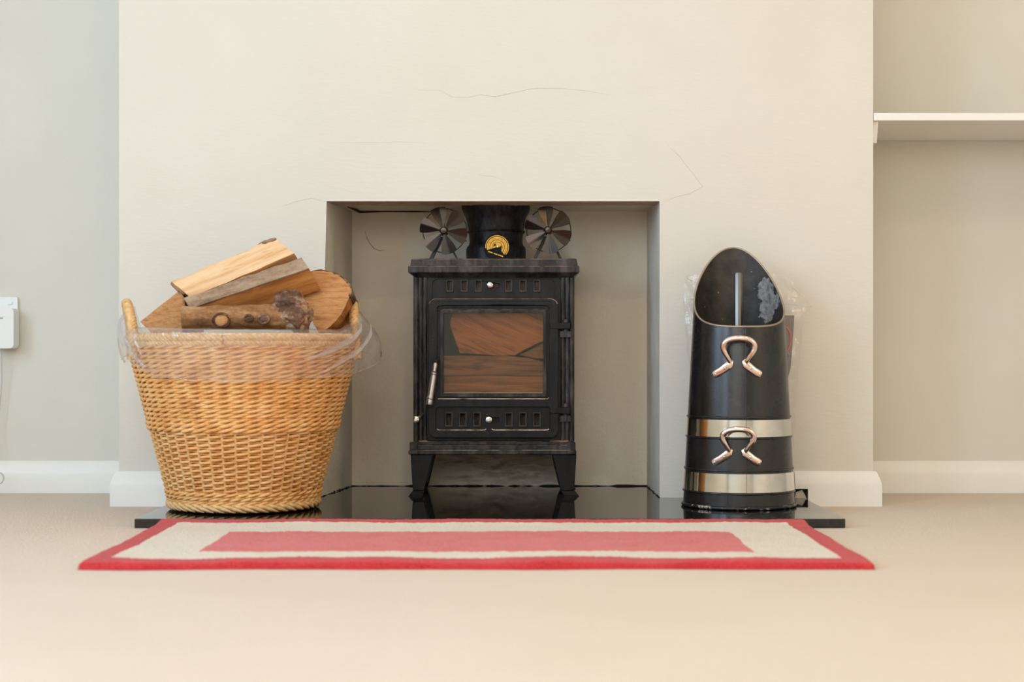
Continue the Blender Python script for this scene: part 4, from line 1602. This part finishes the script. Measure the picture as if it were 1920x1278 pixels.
def loop_handle(cx, yt, yb, out):
    """omega-shaped bail: arch, necks turned in, feet splayed out and riveted"""
    y0 = -.178 - .10
    def pt(px, py, off):
        p = P(px, py, y0)
        z = p.z - HZ
        a = math.asin(max(-1, min(1, (p.x - CC.x) / (crad(z) + off))))
        return hod_surface(z, a, off)
    H = yb - yt
    arch = [(-15, .63, .007), (-19, .53, .013), (-25, .39, .019), (-28.5, .27, .022), (-27.5, .15, .024), (-20.5, .055, .025), (-10.5, .012, .026), (0, 0, .026)]
    arch = arch + [(-x, t, o_) for x, t, o_ in reversed(arch[:-1])]
    ctrl = [Vector((x, t, o_)) for x, t, o_ in arch]
    # smooth
    sm = []
    for i in range(len(ctrl) - 1):
        p_, q_, r_, s__ = ctrl[max(i - 1, 0)], ctrl[i], ctrl[i + 1], ctrl[min(i + 2, len(ctrl) - 1)]
        for k_ in range(6):
            t = k_ / 6
            sm.append(.5 * ((2 * q_) + (r_ - p_) * t + (2 * p_ - 5 * q_ + 4 * r_ - s__) * t * t + (3 * q_ - p_ - 3 * r_ + s__) * t ** 3))
    sm.append(ctrl[-1])
    mb = MB()
    pts = [pt(cx + v.x, yt + v.y * H, v.z) for v in sm]
    n_ = len(pts)
    mb.tube(pts, [.0046 + .0012 * max(0, 1 - (abs(i / (n_ - 1) - .5) / .42) ** 4) for i in range(n_)], 12)
    h_ = mb.build('loop_handle', M['nickel'], hod, smooth=80)
    for sg in (-1, 1):
        mb = MB()
        cl = [(18, .58, .0055), (14, .64, .0078), (15.5, .70, .0086), (21, .76, .0082), (30, .86, .0074), (38, .935, .0078), (43, .98, .0066)]
        q = [pt(cx + sg * x, yt + t * H, .0032) for x, t, _ in cl]
        mb.tube(q, [w for _, _, w in cl], 12, ref=(0, -1, .1), flat=.42)
        ft = mb.build('foot', M['nickel'], h_, smooth=80)
        for x, t in ((24, .80), (41, .96)):
            c = pt(cx + sg * x, yt + t * H, .0058)
            MB().lathe([(0, -.0022), (.0016, -.0018), (.0026, 0)], c, 12, 'y').build('rivet', M['chrome'], ft)
    return h_


loop_handle(1383.5, 634, 704, 1)
loop_handle(1381, 803, 869, 1)

# shovel standing in the scuttle
t0, t1 = P(1384, 512, -.165), Vector((CC.x - .004, CC.y - .02, HZ + .06))
sv = thing('coal_shovel', t1, 'grey metal shovel handle standing upright inside the coal scuttle', 'shovel')
d_ = t1 - t0
mb = MB().tube([t0, t0 + d_ * .01, t0 + d_ * .25, t0 + d_ * .42, t0 + d_ * .7, t0 + d_ * .85], [.0085, .0094, .0094, .0068, .0065, .0065], 10)
mb.build('handle', M['shovel'], sv, smooth=30)
MB().lathe([(0, -.0008), (.0017, -.0006), (.002, .001)], t0 + Vector((0.0005, -.0088, -.018)), 12, 'y').build('rivet', M['rust'], sv)
mb = MB()
vs, fs = [], []
for j in range(9):
    for i in range(9):
        u, v = i / 8 - .5, j / 8
        w = .085 - .02 * v
        vs.append(Vector((CC.x + u * w, CC.y - .035 + .05 * v - .10 * u * u, HZ + .016 + .065 * v)))
for j in range(8):
    for i in range(8): fs.append((j * 9 + i, j * 9 + i + 1, (j + 1) * 9 + i + 1, (j + 1) * 9 + i))
mb.add(vs, fs)
sc_ = mb.build('scoop', M['shovel'], sv, smooth=60)
sc_.modifiers.new('thickness', 'SOLIDIFY').thickness = .0015

# ------------------------------------------------------------------ clear bag tucked behind the scuttle, with a packet in it
BY = -.045
left_t = [(515, 1287), (530, 1283), (560, 1282), (600, 1284), (640, 1287), (700, 1296), (760, 1310), (880, 1320), (935, 1330)]
right_t = [(515, 1470), (530, 1490), (545, 1504), (560, 1512), (574, 1523), (590, 1510), (620, 1504), (660, 1502), (700, 1496), (760, 1490), (880, 1488), (935, 1482)]
mb = MB()
nu, nv = 70, 90
for side in (-1, 1):
    vs = []
    for j in range(nv + 1):
        y = 515 + 419 * j / nv
        xl, xr = interp(left_t, y), interp(right_t, y)
        for i in range(nu + 1):
            u = i / nu
            p = P(xl + (xr - xl) * u, y, BY)
            th_ = .016 * math.sqrt(max(0, 1 - (2 * u - 1) ** 2)) * min(1, j / 14)
            c_ = .009 * nz(p, 24, 5 + side) + .005 * abs(nz(p, 60, 8 + side))
            e = min(1, 8 * min(u, 1 - u) + .3)
            p = p + Vector((.004 * nz(p, 40, 3), side * th_ + c_ * e, .006 * nz(p, 30, 12) * (1 if j < 8 else .3)))
            p.y = min(p.y, -.022)
            p.z = max(p.z, HZ + .002)
            vs.append(p)
    fs = [(j * (nu + 1) + i, j * (nu + 1) + i + 1, (j + 1) * (nu + 1) + i + 1, (j + 1) * (nu + 1) + i) for j in range(nv) for i in range(nu)]
    mb.add(vs, fs if side < 0 else [tuple(reversed(f)) for f in fs])
o = mb.build('plastic_bag', M['film_thin'], origin=P(1400, 930, BY), smooth=180)
tag(o, 'crumpled clear plastic bag standing between the coal scuttle and the wall', 'plastic bag')
for pl_ in (((1468, 571), (1490, 570), (1508, 574), (1523, 574)), ((1484, 539), (1493, 544), (1501, 552)), ((1495, 551), (1503, 556), (1510, 555)), ((1296, 626), (1301, 634), (1306, 642)), ((1289, 521), (1294, 525), (1298, 527)), ((1283, 562), (1296, 560), (1303, 561))):
    pp = [P(x, y, BY - .022) for x, y in pl_]
    MB().tube(pp, [.0009] + [.0014] * (len(pp) - 2) + [.0008], 6, ref=(0, -1, 0), flat=.4).build('fold', M['film_glint'], o, smooth=80)  # white streaks painting the highlights on the bag's creases
pk = thing('printed_packet', P(1440, 930, BY), 'dark grey printed packet inside the clear bag behind the coal scuttle', 'packet')
mb = MB().plate([[(PX(x, BY), PZ(y, BY)) for x, y in ((1400, 934), (1462, 934), (1474, 720), (1482, 690), (1486, 640), (1489, 591), (1400, 590))]], BY - .003, BY + .003)
mb.build('wrapper', M['packet'], pk, bevel=.001)
mb = MB().tube([P(x, y, BY - .003) for x, y in ((1466, 612), (1476, 614), (1482, 624), (1483, 640), (1478, 655), (1466, 664))], .0022, 6)
mb.build('printed_ring', M['packet_red'], pk)

# ------------------------------------------------------------------ rug
RX0, RX1, RY0, RY1 = -.666, .556, -1.030, -.452
rug = thing('hearth_rug', ((RX0 + RX1) / 2, (RY0 + RY1) / 2, 0), 'red and cream bordered wool rug lying in front of the hearth', 'rug')


def brk(stops, step):
    out_ = []
    for a, b in zip(stops, stops[1:]):
        n_ = max(1, round((b - a) / step))
        out_ += [a + (b - a) * i / n_ for i in range(n_)]
    return out_ + [stops[-1]]


cxs = [0, .002, .005, .009, .014]
xs_st = [RX0 + c for c in cxs] + [RX0 + .042, -.503, .388, RX1 - .042] + [RX1 - c for c in reversed(cxs)]
ys_st = [RY0 + c for c in cxs] + [RY0 + .046, -.91, -.617, RY1 - .034] + [RY1 - c for c in reversed(cxs)]
xs, ys = brk(xs_st, .0045), brk(ys_st, .0045)


def rug_pt(x, y):
    e = min(x - RX0, RX1 - x, y - RY0, RY1 - y)
    T = .0125 + (.0016 + .003 * max(0, (RY0 + .12 - y) / .12)) * nz((x, y, 0), 7, 3) + .0011 * nz((x, y, 0), 22, 6)
    q = min(1.0, e / .010)
    z = T * math.sqrt(max(0.0, 1 - (1 - q) ** 2)) + .0006
    z += .0075 * max(0, (y - (RY1 - .06)) / .06) ** 1.4
    z += .0012 * nz((x, y, 0), 170, 9) * q + .0008 * nz((x, y, 0), 400, 2) * q
    dx_ = .003 * nz((x, y, 2), 9, 1) + .0015 * nz((x, y, 2), 45, 4) + .0008 * nz((x, y, 1), 220)
    dy_ = (.0030 + .007 * max(0, (RY0 + .2 - y) / .2)) * nz((x, 0, 5), 6, 2) + .0015 * nz((x, y, 7), 40, 7) + .0008 * nz((x, y, 3), 220)
    if y > RY1 - .02: dy_ = min(dy_, 0)
    return (x + dx_, y + dy_, max(.0004, z))


W_, H_ = len(xs), len(ys)
allv = [rug_pt(x, y) for y in ys for x in xs]
reg = {'border': [], 'cream_band': [], 'centre_panel': []}
for j in range(H_ - 1):
    for i in range(W_ - 1):
        x, y = (xs[i] + xs[i + 1]) / 2, (ys[j] + ys[j + 1]) / 2
        f = (j * W_ + i, j * W_ + i + 1, (j + 1) * W_ + i + 1, (j + 1) * W_ + i)
        if -.503 < x < .388 and -.91 < y < -.617: reg['centre_panel'].append(f)
        elif RX0 + .042 < x < RX1 - .042 and RY0 + .046 < y < RY1 - .034: reg['cream_band'].append(f)
        else: reg['border'].append(f)
for nm, mt in (('border', 'wool_red'), ('cream_band', 'wool_cream'), ('centre_panel', 'wool_rose')):
    used = sorted({i for f in reg[nm] for i in f})
    mp = {i: q for q, i in enumerate(used)}
    MB().add([allv[i] for i in used], [tuple(mp[i] for i in f) for f in reg[nm]]).build(nm, M[mt], rug, smooth=180)
